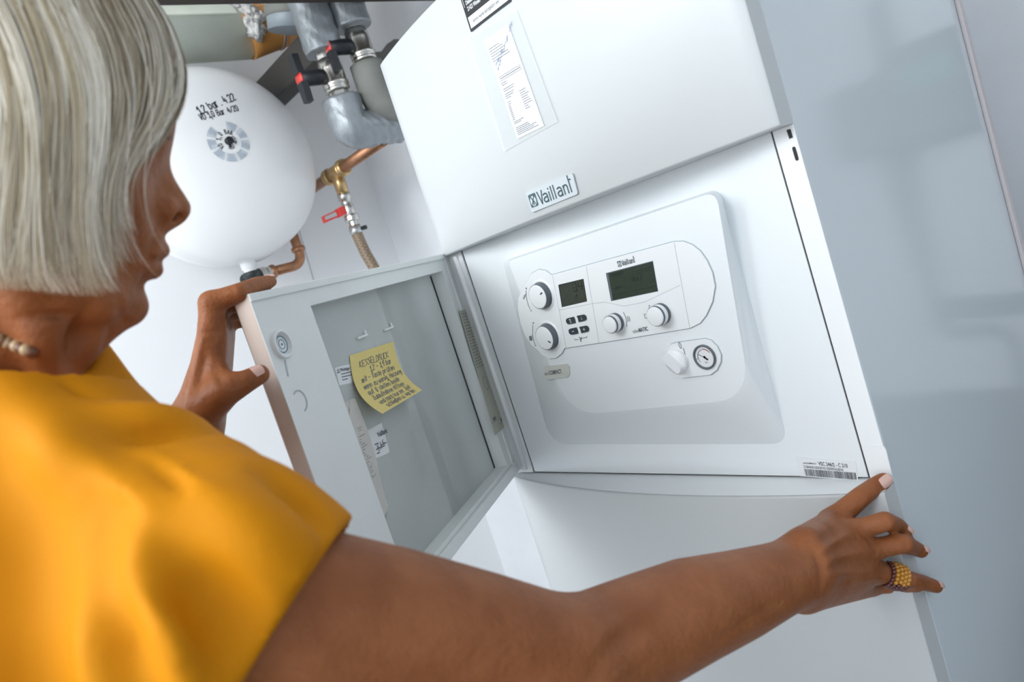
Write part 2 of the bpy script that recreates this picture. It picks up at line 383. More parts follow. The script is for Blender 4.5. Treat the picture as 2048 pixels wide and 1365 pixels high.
m2 = MB().prism(pxpoly([(1118.3,569.5),(1168.6,557.3),(1175.8,602.5),(1125.5,614.2)], FC), FC, 0.0, 0.0018, 0)
m2.prism(pxpoly([(1120.5,571),(1168,559.2),(1174.7,601.8),(1127,612.8)], FC), FC, 0.0, 0.0020, 1)
def seg(m, u0, v0, w, hh, segs, wid):
    S = {'a':((0,0),(1,0)),'b':((1,0),(1,.5)),'c':((1,.5),(1,1)),'d':((0,1),(1,1)),'e':((0,.5),(0,1)),'f':((0,0),(0,.5)),'g':((0,.5),(1,.5))}
    for s_ in segs:
        (a, b), (c, d) = S[s_]; m.stroke([q(u0+a*w, v0+b*hh), q(u0+c*w, v0+d*hh)], wid, FC, h_, 2)
seg(m2, 0.56, 0.10, 0.14, 0.34, 'abgcd', 0.0010); seg(m2, 0.78, 0.10, 0.13, 0.34, 'fgbc', 0.0010)
m2.stroke([q(0.6,0.68), q(0.66,0.63), q(0.68,0.74)], 0.0009, FC, h_, 2)
m2.build('display', ['black', 'lcd2', 'lcdink'], pan)['label'] = 'small square olive display reading 34'
m3 = MB().prism(pxpoly([(1213.5,546),(1307.5,521.3),(1318,582.3),(1224,602)], FC), FC, 0.0, 0.0018, 0)
m3.prism(pxpoly([(1218.5,546.5),(1307,523),(1317,581.8),(1228,600)], FC), FC, 0.0, 0.0020, 1)
P4 = pxpoly([(1218.5,546.5),(1307,523),(1317,581.8),(1228,600)], FC)
_, q = display([(1218.5,546.5),(1307,523),(1317,581.8),(1228,600)], 'd', 0, 0)
for v in (0.17, 0.25, 0.82): m3.stroke([q(0.05, v), q(0.95, v)], 0.0004, FC, h_, 2)
a_ = math.atan2(0, 1)
text_mesh(m3, 'Mo 08.10', FC, *q(0.06, 0.14), 0.0055, h_, 2); text_mesh(m3, 'Heizen', FC, *q(0.06, 0.62), 0.0052, h_, 2); text_mesh(m3, '18.0 C', FC, *q(0.48, 0.5), 0.0075, h_, 2)
m3.build('display', ['greyring', 'lcd', 'lcdink'], pan)['label'] = 'large dark green display with faint lines of text'
# four dark keys
for (kx, ky), left, sym in (((1143.5,641),1,'i'), ((1166,635.7),0,'i'), ((1148.8,662),1,'-'), ((1171,657.8),0,'+')):
    c = pxpoly([(kx, ky)], FC)[0]; w2, h2 = 0.0085, 0.0044; r = 0.0042
    poly = (arc(c[0]-w2+r, c[1], r, 90, 270, 8)+[(c[0]+w2*0.95, c[1]-h2), (c[0]+w2*1.02, c[1]), (c[0]+w2*0.95, c[1]+h2)]) if left else (arc(c[0]+w2-r, c[1], r, -90, 90, 8)+[(c[0]-w2*0.9, c[1]+h2), (c[0]-w2*0.82, c[1]), (c[0]-w2*0.9, c[1]-h2)])
    m = MB().prism(poly, FC, 0, 0.0030)
    if sym == 'i' and not left: m.stroke([(c[0], c[1]-0.002), (c[0], c[1]+0.0005)], 0.0008, FC, 0.0032, 1); m.stroke([(c[0], c[1]+0.0020), (c[0], c[1]+0.0023)], 0.0009, FC, 0.0032, 1)
    elif sym == 'i': m.stroke([(c[0]-.0012, c[1]-0.0022), (c[0]+.0012, c[1]-0.0022), (c[0], c[1]), (c[0]+.0012, c[1]+.0022), (c[0]-.0012, c[1]+.0022), (c[0], c[1])], 0.0008, FC, 0.0032, 1)
    else:
        m.stroke([(c[0]-.0017, c[1]), (c[0]+.0017, c[1])], 0.0008, FC, 0.0032, 1)
        if sym == '+': m.stroke([(c[0], c[1]-.0017), (c[0], c[1]+.0017)], 0.0008, FC, 0.0032, 1)
    m.build('push_button', ['keys', 'keyink'], pan)
# printed marks on the console
pr = MB()
def flush(name):
    global pr
    pr.build(name, 'greyink', pan); pr = MB()
def cpx(pts, w=0.0008, mi=0): pr.stroke(pxpoly(pts, FC), w, FC, 0.0021, mi)
def c1(x, y): return (980+x*0.26369, 440+y*0.26374)
cpx([c1(281,535), c1(281,570), c1(288,610), c1(298,645), c1(312,676)]); cpx([c1(277,518), c1(287,516)]); cpx([c1(282,512), c1(283,523)]); cpx([c1(315,689), c1(325,684)])
flush('dial_print'); cpx([c1(333,795), c1(330,840), c1(333,890), c1(341,925), c1(348,944)]); cpx([c1(330,780), c1(341,778)]); cpx([c1(335,774), c1(336,785)]); cpx([c1(347,953), c1(357,950)])
flush('dial_print'); cpx([c1(262,575), c1(275,573), c1(268,585), c1(258,590), c1(268,598)], 0.0009); cpx([c1(271,566), c1(277,563)])
flush('tap_symbol')
for i in range(5): cpx([c1(304+i*1.5,884+i*7), c1(322+i*1.5,880+i*7)], 0.0011)
cpx([c1(324,874), c1(326,878)]); flush('radiator_symbol')
cpx([c1(1019,698), c1(1035,732), c1(1044,765), c1(1044,807)]); cpx([c1(1048,732), c1(1064,732), c1(1070,764), c1(1054,767), c1(1048,732)], 0.0005); cpx([c1(1054,745), c1(1064,743)], 0.0005); cpx([c1(1057,755), c1(1066,753)], 0.0005)
flush('dial_print'); cpx([c1(1216,662), c1(1211,680), c1(1211,703)]); cpx([c1(1211,650), c1(1219,648)], 0.0006); cpx([c1(1215,645), c1(1215,653)], 0.0006); cpx([c1(1217,745), c1(1224,762), c1(1235,776)]); cpx([c1(1238,787), c1(1246,784)], 0.0006)
cpx([c1(1190,712), c1(1176,712), c1(1184,742), c1(1198,742)], 0.0006); cpx([c1(1208,716), c1(1218,714), c1(1222,728), c1(1211,730), c1(1208,716)], 0.0006); cpx([c1(1214,722), c1(1215,723)], 0.0011)
flush('dial_print'); cpx([c1(648,899), c1(651,908), c1(677,903)]); cpx([c1(712,893), c1(742,889), c1(741,880)]); cpx([c1(683,887), c1(692,893)], 0.0012); cpx([c1(692,915), c1(699,918)], 0.0012); cpx([c1(690,903), c1(704,890)], 0.0012); cpx([c1(694,910), c1(705,897)], 0.0008)
flush('key_symbol')
def lt(txt, px, py, hh, sx, mi, bold=0.0, rot=0.0, out=None, fr=FC, h=0.0021): text_mesh(out or pr, txt, fr, *pxpoly([(px, py)], fr)[0], hh, h, mi, sx, rot, 'LEFT', bold)
lt('color', 1268, 666, 0.0070, 0.72, 0); lt('MATIC', 1280.3, 663.6, 0.0070, 0.72, 0, 0.035)
flush('lettering')
# maker's mark: outlined word with a small shield
WORD = {'V':[[(0,6),(1.0,0),(2.0,6)]], 'a':[[(0.2,3.7),(0.8,4.1),(1.5,3.9),(1.8,3.2),(1.8,0)],[(1.8,2.3),(0.9,2.35),(0.15,1.8),(0.1,0.8),(0.6,0.1),(1.3,0.15),(1.8,0.8)]],
 'i':[[(0.2,0),(0.2,4)],[(0.2,5.4),(0.2,5.7)]], 'l':[[(0.2,0),(0.2,6)]], 'n':[[(0.2,0),(0.2,4)],[(0.2,3.3),(0.8,4.0),(1.4,3.9),(1.7,3.2),(1.7,0)]], 't':[[(0.3,0),(0.3,7.4)],[(0.3,5.5),(1.1,5.5)]]}
def word(mb, fr, x, y, k, w, h, mi=0, sx=1.4):
    cx = x
    for ch, adv in zip('Vaillant', (2.1, 2.6, 1.15, 1.15, 1.35, 2.6, 2.55, 1.0)):
        for s_ in WORD[ch]: mb.stroke([(cx+a*k*sx, y+b*k) for a, b in s_], w, fr, h, mi)
        cx += adv*k*sx
    return cx
def shield(mb, fr, x, y, w, hh, h, mi=0, mi2=1):
    mb.prism(rrect(x, y, x+w, y+hh, w*0.12, 2), fr, h-0.0003, h, mi)
    egg = [(x+w*0.5+w*0.40*math.cos(t), y+hh*0.48+hh*(0.42 if math.sin(t) < 0 else 0.36)*math.sin(t)) for t in np.linspace(0, 2*math.pi, 18)[:-1]]
    mb.prism(egg, fr, h, h+0.0001, mi2)
    for s_ in ([(0.22,0.88),(0.42,0.62),(0.5,0.5),(0.62,0.64),(0.80,0.88)], [(0.5,0.5),(0.38,0.36),(0.30,0.2)], [(0.5,0.5),(0.48,0.3),(0.5,0.16)], [(0.5,0.5),(0.64,0.36),(0.70,0.2)]):
        mb.stroke([(x+w*a, y+hh*b) for a, b in s_], w*0.11, fr, h+0.00025, mi)
mk = MB(); p0 = pxpoly([(1239,534),(1276,523)], FC)
shield(mk, FC, p0[0][0], p0[0][1], 0.0054, 0.0072, 0.0021, 0, 1)
word(mk, FC, p0[0][0]+0.0068, p0[0][1]+0.0005, 0.00105, 0.0008, 0.0021)
mk.build('maker_mark', ['logo', 'plate'], pan)
# lower right: power switch and pressure gauge on a raised plate
sp = pxpoly([(1350,686),(1410.8,677.4),(1423,681),(1435.4,693.3),(1443,709.7),(1442.6,724),(1435,739.5),(1423,748.7),(1365.6,755.4),(1355,752),(1344,742.6),(1336,726),(1333.8,713.8),(1338,697.4),(1343,689)], FC)
MB().prism(grow(sp, 0.0008), FC, -0.002, 0.0003).build('plate_groove', bpy.data.materials['groove_grey'], pan)
MB().prism(sp, FC, -0.002, 0.0022).build('switch_plate', 'plate', pan)
c = pxpoly([(1357,721)], FC)[0]; o = FC.p(*c, 0.0022); sw = MB()
sw.lathe([(0.0155,0),(0.0155,0.004),(0.0145,0.0055),(0,0.0055)], o, FC.n, 36, 0)
fr2 = Frame(o, FC.u, FC.v, FC.n)
gl = [(x*math.cos(0.7)-y*math.sin(0.7), x*math.sin(0.7)+y*math.cos(0.7)) for x, y in rrect(-0.0046,-0.014,0.0046,0.014,0.0035,4)]
sw.prism(gl, fr2, 0.005, 0.0135, 0)
sw.build('power_switch', 'plate', pan)
mk = MB(); lt('0', 1361.5, 697, 0.012, 0.72, 0, 0, 0, mk, FC, 0.0025); lt('1', 1369.5, 709, 0.012, 0.8, 0, 0, 0, mk, FC, 0.0025); mk.build('switch_print', 'greyink', pan)
c = pxpoly([(1412,713)], FC)[0]; o = FC.p(*c, 0.0022); ga = MB()
ga.lathe([(0.0150,0.0),(0.0150,0.0022),(0.0132,0.0028),(0.0125,0.0004)], o, FC.n, 40, 0)
ga.lathe([(0.0127,0.0006),(0.0,0.0006)], o, FC.n, 40, 1, False)
fr2 = Frame(o, FC.u, FC.v, FC.n)
ga.stroke(arc(0, 0.0, 0.0092, 95, 215, 12), 0.0006, fr2, 0.0009, 2); ga.stroke(arc(0, 0, 0.0095, 30, 88, 8), 0.0009, fr2, 0.0009, 3)
ga.stroke([(-0.0075,0.0042),(0.0,-0.0004)], 0.0007, fr2, 0.0013, 2); ga.stroke([(0,-0.0004),(0.0032,-0.0032)], 0.0022, fr2, 0.0013, 2); ga.stroke([(0,0),(0.0001,0)], 0.0032, fr2, 0.0014, 2)
text_mesh(ga, 'bar', fr2, -0.0015, -0.0075, 0.0032, 0.0009, 4); ga.stroke([(-0.0110,-0.001),(-0.0104,-0.001)], 0.0009, fr2, 0.0012, 2)
ga.build('pressure_gauge', ['greyring', 'label', 'ink', 'red', 'greyink'], pan)
# name badge
bd = MB(); poly = pxpoly([(1093,733),(1135,728),(1139.5,733),(1140,748),(1136,754.5),(1096,759),(1089,752),(1088,740)], FC)
bd.prism(poly, FC, 0, 0.0012, 0)
lt('eco', 1091.5, 751, 0.0085, 0.72, 1, 0.0, 0, bd, FC, 0.0014); lt('COMPACT', 1100.5, 749.6, 0.0085, 0.66, 1, 0.04, 0, bd, FC, 0.0014)
bd.build('name_badge', ['badge', 'greyink'], pan)
# type label with bar code at the panel's foot
FQ = Frame((0,-0.0007,Z0),(1,0,0),(0,0,1),(0,-1,0))
p4 = np.array(pxpoly([(1590,915),(1711,924),(1717,962),(1600,953)], FQ)); lb = MB().prism([tuple(p) for p in p4], FQ, 0, 0.0002, 0)
def q4(u, v): return (p4[0]*(1-u)+p4[1]*u)*(1-v)+(p4[3]*(1-u)+p4[2]*u)*v
rt = math.atan2(*(p4[1]-p4[0])[::-1])
wl = np.linalg.norm(p4[1]-p4[0]); hl = np.linalg.norm(p4[3]-p4[0])
text_mesh(lb, 'ecoCOMPACT', FQ, *q4(0.12, 0.30), wl*0.24/6.6, 0.0004, 1, 1.0, rt, 'LEFT', 0.02); text_mesh(lb, 'VSC 246/2 - C 210', FQ, *q4(0.385, 0.335), hl*0.27, 0.0004, 1, wl*0.52/(8.4*hl*0.27), rt, 'LEFT', 0.015)
text_mesh(lb, '21084600100038743100000565BN0', FQ, *q4(0.11, 0.53), hl*0.20, 0.0004, 1, wl*0.76/(17.0*hl*0.20), rt)
rb = random.Random(3); u = 0.11
while u < 0.97:
    w_ = rb.choice((0.004,0.004,0.008,0.012)); pa = [q4(u,0.58), q4(u+w_,0.58), q4(u+w_,0.95), q4(u,0.95)]
    lb.add([FQ.p(*p, 0.0004) for p in pa], [(3,2,1,0)], 1); u += w_+rb.choice((0.005,0.005,0.009))
tag(lb.build('type_label', ['label', 'ink'], pan), 'white type label with a bar code')
# ---- what is fixed to the upper cover
def cover_frame(px, py, off=0.0008):      # tangent plane of the bowed cover where this pixel meets it
    y = -0.03
    for _ in range(8): P = ony(px, py, y); y = yF(P[0])-off
    P = ony(px, py, y); s_ = (yF(P[0]+0.01)-yF(P[0]-0.01))/0.02
    u = V(1, s_, 0); u /= np.linalg.norm(u); n = V(s_, -1, 0); n /= np.linalg.norm(n)
    return Frame(P, u, (0,0,1), n)
FL = cover_frame(1105, 384)
lp = pxpoly([(1051.8,384.8),(1146,346),(1157,388),(1064.7,425.5)], FL)
MB().prism(roundquad(lp, 0.003, 4), FL, -0.0006, 0.0012).build('logo_badge', 'badgew', cov)
FB = Frame(FL.p(*lp[3], 0), FL.u, FL.v, FL.n); WB = lp[2][0]-lp[3][0]; HB = lp[0][1]-lp[3][1]
mk = MB(); shield(mk, FB, WB*0.035, HB*0.2, WB*0.16, HB*0.62, 0.0016, 0, 1)
word(mk, FB, WB*0.235, HB*0.20, HB*0.098, HB*0.070, 0.0016, 0, WB*0.70/(14.4*HB*0.098))
mk.build('maker_mark', ['logo', 'badgew'], cov)
# black service sticker, cut by the top edge of the picture
FV = cover_frame(975, 10)
sk = np.array(pxpoly([(942,64),(1020,4)], FV)); wS = 0.106; hS = 0.075
ang = math.atan2(sk[1][1]-sk[0][1], sk[1][0]-sk[0][0])
FK = Frame(FV.p(*sk[0], 0), FV.u*math.cos(ang)+FV.v*math.sin(ang), -FV.u*math.sin(ang)+FV.v*math.cos(ang), FV.n)
wS = np.linalg.norm(sk[1]-sk[0])+0.002; hS = min(0.075, ZT-FK.o[2]-0.012)
kk = MB().prism([(0,0),(wS,0),(wS,hS),(0,hS)], FK, -0.0008, 0.0003, 0)
kk.add([FK.p(0.003,0.003,0.0005), FK.p(wS-0.002,0.003,0.0005), FK.p(wS-0.002,0.017,0.0005), FK.p(0.003,0.017,0.0005)], [(0,1,2,3)], 1)
text_mesh(kk, 'Service wurde durchgeführt von:', FK, 0.010, 0.0075, 0.0068, 0.0007, 2, 0.62)
for i, (a, b) in enumerate((('Frank Harth', 'Fax.: 04171'), ('Dieselstraße 3', 'Mobil: 0171'), ('21423 Winsen - Luhe', 'Mail: info@fharth'))):
    text_mesh(kk, a, FK, 0.007, 0.0385-i*0.0075, 0.0075, 0.0006, 1, 0.62, 0, 'LEFT', 0.02); text_mesh(kk, b, FK, 0.052, 0.0385-i*0.0075, 0.0075, 0.0006, 1, 0.62, 0, 'LEFT', 0.02)
text_mesh(kk, 'Heizung & Sanitär', FK, 0.007, 0.050, 0.0085, 0.0006, 1, 0.62, 0, 'LEFT', 0.03)
kk.stroke([(0.003,0.030),(0.003,0.055),(0.030,0.062)], 0.0006, FK, 0.0006, 1)
tag(kk.build('service_sticker', ['black', 'keyink', 'ink'], cov), 'black sticker with white address lines')

# ------------------------------------------------------------------ the open flap of the unit
TH = math.radians(57.5)
HX, HY = -0.040, 0.024
DD = V(math.cos(TH), -math.sin(TH), 0); DN = V(math.sin(TH), math.cos(TH), 0)     # along the flap, and its inner normal
DL = 0.565; DZ0, DZ1 = 0.004, 0.386
# frame seen from inside: x runs from the free edge to the hinge
FD = Frame(V(HX, HY, Z0)+DD*DL, -DD, (0,0,1), DN)
door = MB()
TK = 0.021; R0, R1, RZ0, RZ1, RD = 0.100, 0.497, 0.026, 0.360, 0.021
LP = [(0,DZ0),(DL,DZ0),(DL,DZ1),(0,DZ1)]; RP = [(R0,RZ0),(R1,RZ0),(R1,RZ1),(R0,RZ1)]
door.add([FD.p(*p, 0) for p in LP]+[FD.p(*p, 0) for p in RP], [(i,(i+1)%4,4+(i+1)%4,4+i) for i in range(4)], 0)
door.add([FD.p(*p, 0) for p in RP]+[FD.p(*p, -RD) for p in RP], [(i,(i+1)%4,4+(i+1)%4,4+i) for i in range(4)], 0)
e = 0.004        # softened outer edges
ring0 = LP; ring1 = [(0,DZ0),(DL,DZ0),(DL,DZ1),(0,DZ1)]; ring2 = [(e,DZ0+e),(DL-e,DZ0+e),(DL-e,DZ1-e),(e,DZ1-e)]
for i in range(4):
    j = (i+1)%4; mi = 1 if i == 3 else 0
    door.add([FD.p(*LP[i],0), FD.p(*LP[j],0), FD.p(*LP[j],-TK+e), FD.p(*LP[i],-TK+e)], [(0,1,2,3)], mi)
    door.add([FD.p(*LP[i],-TK+e), FD.p(*LP[j],-TK+e), FD.p(*ring2[j],-TK), FD.p(*ring2[i],-TK)], [(0,1,2,3)], mi)
door.add([FD.p(*p, -TK) for p in ring2], [(3,2,1,0)], 0)
flap = tag(door.build('door', ['door', 'tanedge'], unit), 'pale grey-green control flap hinged open')
MB().prism([(R0-.004,RZ0-.004),(R1+.004,RZ0-.004),(R1+.004,RZ1+.004),(R0-.004,RZ1+.004)], FD, -RD-0.001, -RD).build('recessed_panel', 'doorin', flap)
# thin lip along the top and dark line at the foot of the recess on the hinge side
MB().box((0.0, DZ1-0.008, -0.0005), (DL, DZ1, 0.0030), fr=FD, bev=0.0006).build('top_rim', 'door', flap)
MB().box((0.0, DZ0, 0.0), (DL, DZ0+0.016, 0.006), fr=FD, bev=0.0015).build('bottom_rim', 'door', flap)
MB().box((R1-0.006, RZ0+.002, -RD), (R1-0.0025, RZ1-.002, -RD+0.0012), fr=FD).build('recess_seam', 'black', flap)
MB().box((DL-0.046, DZ0+.012, -0.0005), (DL-0.004, DZ1-.008, 0.0022), fr=FD, bev=0.0006).build('hinge_rail', 'door', flap)
# white hinge bar between flap and panel
MB().tube([V(PXL-0.016, -0.004, Z0+0.006), V(PXL-0.016, -0.004, Z0+0.376)], 0.0042, 10).build('hinge_bar', 'plate', unit)
for z_ in (0.05, 0.325):
    h = MB().box((DL-0.012, z_-0.012, 0), (DL-0.001, z_+0.012, 0.0065), fr=FD, bev=0.0012); h.box((DL-0.010, z_-0.022, 0.002), (DL-0.006, z_-0.016, 0.0028), 1, fr=FD)
    h.build('hinge', ['plate', 'greyring'], flap)
def dpx(px, py, off=0.0): return onpl(px, py, FD.p(0,0,off), DN)
def dxy(px, py, off=0.0): return FD.inv(dpx(px, py, off))[:2]
# round lock on the free edge rim
c = dxy(561, 690); o = FD.p(*c, 0); lk = MB()
lk.lathe([(0.0150,0),(0.0150,0.0035),(0.0140,0.0045),(0.0118,0.0045),(0.0116,0.0015),(0.0,0.0015)], o, DN, 36, 0)
f3 = Frame(o, FD.u, FD.v, FD.n)
lk.stroke(arc(0,0,0.0085,0,360,24), 0.0013, f3, 0.0018, 1); lk.stroke(arc(0,0,0.0048,0,360,20), 0.0009, f3, 0.0018, 1); lk.stroke([(0,0),(0.0001,0)], 0.0026, f3, 0.0019, 1)
lk.build('lock', ['door', mat('lock_blue', (0.12,0.25,0.36), 0.4)], flap)
# grip moulding on the free edge (an arch-shaped inset)
FE = Frame(FD.p(0,0,0), -DN, (0,0,1), DD)
m = MB()
for pts in ([(0.022,0.02),(0.022,0.150),(0.019,0.163),(0.012,0.169),(0.004,0.166),(0.0005,0.160)],): m.stroke(pts, 0.0022, FE, 0.0004)
m.build('grip_moulding', mat('moulding', (0.60,0.54,0.49), 0.5), flap)
m = MB(); m.box((0.0, 0.158, 0.0), (0.003, DZ1, 0.0016), fr=FD, bev=0.0005); m.build('edge_lip', 'door', flap)
m = MB()
for x, y in ((561,640),(512,578)): pass
m.stroke([dxy(570,722), dxy(576,752)], 0.0026, FD, 0.0003)
m.build('mould_mark', mat('mark_grey', (0.50,0.55,0.56), 0.5), flap); m = MB(); m.stroke(arc(*dxy(600,803), 0.011, -80, 120, 12), 0.0018, FD, 0.0003)
m.build('mould_mark', bpy.data.materials['mark_grey'], flap)
# two clear clips on the recessed panel
for x, y in ((722,672), (775,656)):
    a = dxy(x, y, -RD); m = MB()
    m.box((a[0]-0.014, a[1]-0.003, -RD), (a[0]+0.012, a[1], -RD+0.004), fr=FD, bev=0.001); m.box((a[0]+0.008, a[1]-0.002, -RD), (a[0]+0.012, a[1]+0.005, -RD+0.003), fr=FD, bev=0.001)
    m.build('clip', 'door', flap)
# warning label, name card on the recessed floor, instruction film on the hinge rail
def quad_label(name, px4, off, m_, parent, lab):
    q4_ = np.array([dxy(x, y, off) for x, y in px4])
    def Q(u, v): return tuple((q4_[0]*(1-u)+q4_[1]*u)*(1-v)+(q4_[3]*(1-u)+q4_[2]*u)*v)
    mb = MB().prism([tuple(p) for p in q4_], FD, off, off+0.0003, 0)
    return mb, Q, q4_
def line_(mb, Q, u0, u1, v, w, h, mi=1, dash=None):
    if dash is None: mb.stroke([Q(u0, v), Q(u1, v)], w, FD, h, mi); return
    rr = random.Random(int(v*1000)+int(u0*77)); u = u0
    while u < u1:
        l = rr.uniform(0.6, 1.8)*dash; mb.stroke([Q(u, v), Q(min(u+l, u1), v)], w, FD, h, mi); u += l+dash*0.45
mb, Q, q4_ = quad_label('w', [(669,736),(712,726),(712,764),(679,772)], -RD, 'label', flap, '')
def tq(mb, txt, Q, u, v, size, h, mi, sx=0.8, bold=0.0):
    a = np.array(Q(u, v)); b = np.array(Q(u+0.1, v)); r = math.atan2(*(b-a)[::-1]); text_mesh(mb, txt, FD, a[0], a[1], size, h, mi, sx, r, 'LEFT', bold)
tq(mb, 'Wichtiger Hinweis', Q, 0.20, 0.28, 0.0055, -RD+0.0006, 1, 1.0, 0.03)
for k, v in enumerate((0.42, 0.58, 0.74)): line_(mb, Q, 0.22, (0.95, 0.95, 0.5)[k], v, 0.0012, -RD+0.0006, 1, 0.06)
mb.stroke([Q(0.05,0.32), Q(0.11,0.12), Q(0.17,0.30), Q(0.05,0.32)], 0.0009, FD, -RD+0.0006, 1)
tag(mb.build('warning_label', ['label', 'greyink'], flap), 'small white caution label half under the yellow note')
mb, Q, q4_ = quad_label('c', [(733,862),(763,846),(779,905),(748,920)], -RD, 'label', flap, '')
tq(mb, 'Vaillant', Q, 0.55, 0.38, 0.0085, -RD+0.0006, 1, 1.0, 0.03)
for k, v in enumerate((0.55, 0.66, 0.72, 0.86)): line_(mb, Q, 0.25 if k != 1 else 0.6, (0.45, 0.95, 0.75, 0.4)[k], v, 0.0014, -RD+0.0006, 1, 0.08)
pen(mb, '13.8.15', FD, *Q(0.35, 0.80), 0.0075, 0.0006, -RD+0.0006, 1, 0.05)
tag(mb.build('name_card', ['label', 'greyink'], flap), 'small white card with a printed mark')
mb, Q, q4_ = quad_label('f', [(918,622),(952,615),(1014,850),(990,872)], 0.0024, 'film', flap, '')
for k in range(19): line_(mb, Q, 0.06, 0.94, 0.03+k*0.024, 0.0011, 0.0030, 1, 0.12)
rr = random.Random(5)
for k in range(10):
    u = rr.choice((0.15, 0.62, 0.72)); v = 0.52+0.044*k; a, b = 0.2, 0.028
    mb.add([FD.p(*Q(u,v),0.0030), FD.p(*Q(u,v+b),0.0030), FD.p(*Q(u+a,v+b),0.0030), FD.p(*Q(u+a,v),0.0030)], [(0,1,2,3)], 1)
    line_(mb, Q, max(0.05,u-0.1), u+0.25, v+0.036, 0.0008, 0.0030, 1, 0.08)
mb.stroke([Q(0.2,0.56),Q(0.3,0.54),Q(0.45,0.58),Q(0.45,0.64),Q(0.3,0.66),Q(0.2,0.62),Q(0.2,0.56)], 0.0009, FD, 0.0030, 1)
tag(mb.build('instruction_film', ['film', 'greyink'], flap), 'long yellowed strip of small print and pictograms')
# pieces of clear tape on the rim
for pts in ([(757,1035),(775,1018),(772,1042),(750,1056)],):
    MB().prism([dxy(x, y, -RD if pts[0][0] > 640 else 0) for x, y in pts], FD, (-RD if pts[0][0] > 640 else 0), (-RD if pts[0][0] > 640 else 0)+0.0002).build('clear_tape', 'pocket', flap)
# yellow sticky note, curling away from the panel
nq = np.array([dxy(x, y, -RD) for x, y in ((698,712),(785,684))]); nb = [dxy(765,828, 0.006), dxy(843,781, -0.002)]
def note_pt(u, v):
    lift = 0.0010+(-RD*0)+ (v**2.2)*(0.026*(1-u)+0.019*u)
    top = nq[0]*(1-u)+nq[1]*u; bot = np.array(nb[0])*(1-u)+np.array(nb[1])*u
    p = top*(1-v)+bot*v; bow = -0.010*math.sin(math.pi*v)*(1-u)*1.0-0.008*math.sin(math.pi*v)*u
    return FD.p(p[0]+bow, p[1]-0.004*math.sin(math.pi*v), -RD+lift)
nt_ = MB(); NG = 18
nt_.grid([[note_pt(i/NG, 1-j/NG) for j in range(NG+1)] for i in range(NG+1)], 0, True)
note = nt_.build('sticky_note', 'note')
tag(note, 'yellow sticky note with eight handwritten lines inside the open flap', 'note')
class NF:       # the curled paper as a writing surface: x, y in 0..1
    def p(s, x, y, z=0.0):
        P = note_pt(x, 1-y); d = 0.01
        a = note_pt(min(x+d,1), 1-y)-note_pt(max(x-d,0), 1-y); b = note_pt(x, 1-min(y+d,1))-note_pt(x, 1-max(y-d,0))
        n = np.cross(a, b); return P+n/np.linalg.norm(n)*z
nf = NF(); hw = MB(); random.seed(11)
for txt, x, y, w_ in (('KESSELDRUCK',0.17,0.80,0.66),('1,2 - 1,9 bar',0.36,0.695,0.50),('mit - Taste prüfen',0.14,0.585,0.72),('wenn zu wenig, Heizung',0.12,0.475,0.84),('auf 0 stellen beide',0.13,0.365,0.70),('Zulaufhähne öffnen',0.14,0.255,0.70),('und nach kurzer Zeit',0.16,0.145,0.72),('schließen u. warten',0.20,0.045,0.68)):
    n_ = sum(3.6 if c_ == ' ' else (5.4 if c_ in 'mwMW' else (3.0 if c_ in 'il.,1t' else 5.0)) for c_ in txt)
    sz = 0.085 if txt[0] == 'K' else 0.078
    pen(hw, txt, nf, x, y, sz, 0.0095, 0.0004, 0, 0.0, 0.3, 0.15, w_/(n_*sz/6))
hw.build('handwriting', 'greyink', note)
# paper strip hanging inside the recess
pq = [(684,806),(708,797),(776,1018),(755,1052)]
rc = MB(); A = [np.array(dxy(x, y, -RD)) for x, y in pq]; NS = 16
def strip_pt(u, v): p = (A[0]*(1-u)+A[1]*u)*(1-v)+(A[3]*(1-u)+A[2]*u)*v; return FD.p(p[0], p[1], -RD+0.0012+0.004*u*math.sin(math.pi*min(v*1.2,1)))
rc.grid([[strip_pt(i/4, 1-j/NS) for j in range(NS+1)] for i in range(5)], 0, True)
slip = tag(rc.build('paper_strip', 'paper2'), 'long narrow paper strip with ink marks taped inside the flap', 'paper')
class SF:
    def p(s, x, y, z=0.0): return strip_pt(x, 1-y)+DN*(z+0.0003)
hw = MB(); sf = SF()
pen(hw, 'Wert', sf, 0.12, 0.875, 0.030, 0.004, 0.0003, 0, 0.25, 0.2, 0.1, 4.2); hw.build('handwriting', 'greyink', slip); hw = MB(); pen(hw, 'geprüft', sf, 0.10, 0.195, 0.032, 0.004, 0.0003, 0, 0.4, 0.2, 0.1, 3.4)
hw.build('handwriting', 'greyink', slip); hw = MB(); rr = random.Random(2)
for k in range(20):
    v = 0.34+0.022*k; hw.stroke([(0.35+rr.uniform(-.1,.1), v), (0.42+rr.uniform(-.05,.3), v)], 0.004, sf, 0.0003, 0)
hw.build('print', 'greyink', slip)['kind'] = 'stuff'
# document pocket and receipt on the upper cover
FK2 = cover_frame(1030, 170, 0.0012)
pk = pxpoly([(934,74),(1033,20),(1115,243),(1008,303)], FK2)
pm = MB().prism(pk, FK2, 0.0002, 0.0005, 0)
for i in range(4):
    if i != 0: pm.stroke([pk[i], pk[(i+1)%4]], 0.0012, FK2, 0.0008, 0)
pm.build('document_pocket', 'pocket'); po = bpy.data.objects['document_pocket']
tag(po, 'clear plastic pocket stuck on the white cover holding a receipt', 'pocket')
rq = np.array(pxpoly([(968,82),(1016,48),(1088,252),(1035,278)], FK2))
def RQ(u, v): return tuple((rq[0]*(1-u)+rq[1]*u)*(1-v)+(rq[3]*(1-u)+rq[2]*u)*v)
rm = MB().prism([tuple(p) for p in rq], FK2, -0.0006, 0.0001, 0)
rec = tag(rm.build('receipt', 'paper'), 'narrow white printed receipt inside the clear pocket', 'receipt')
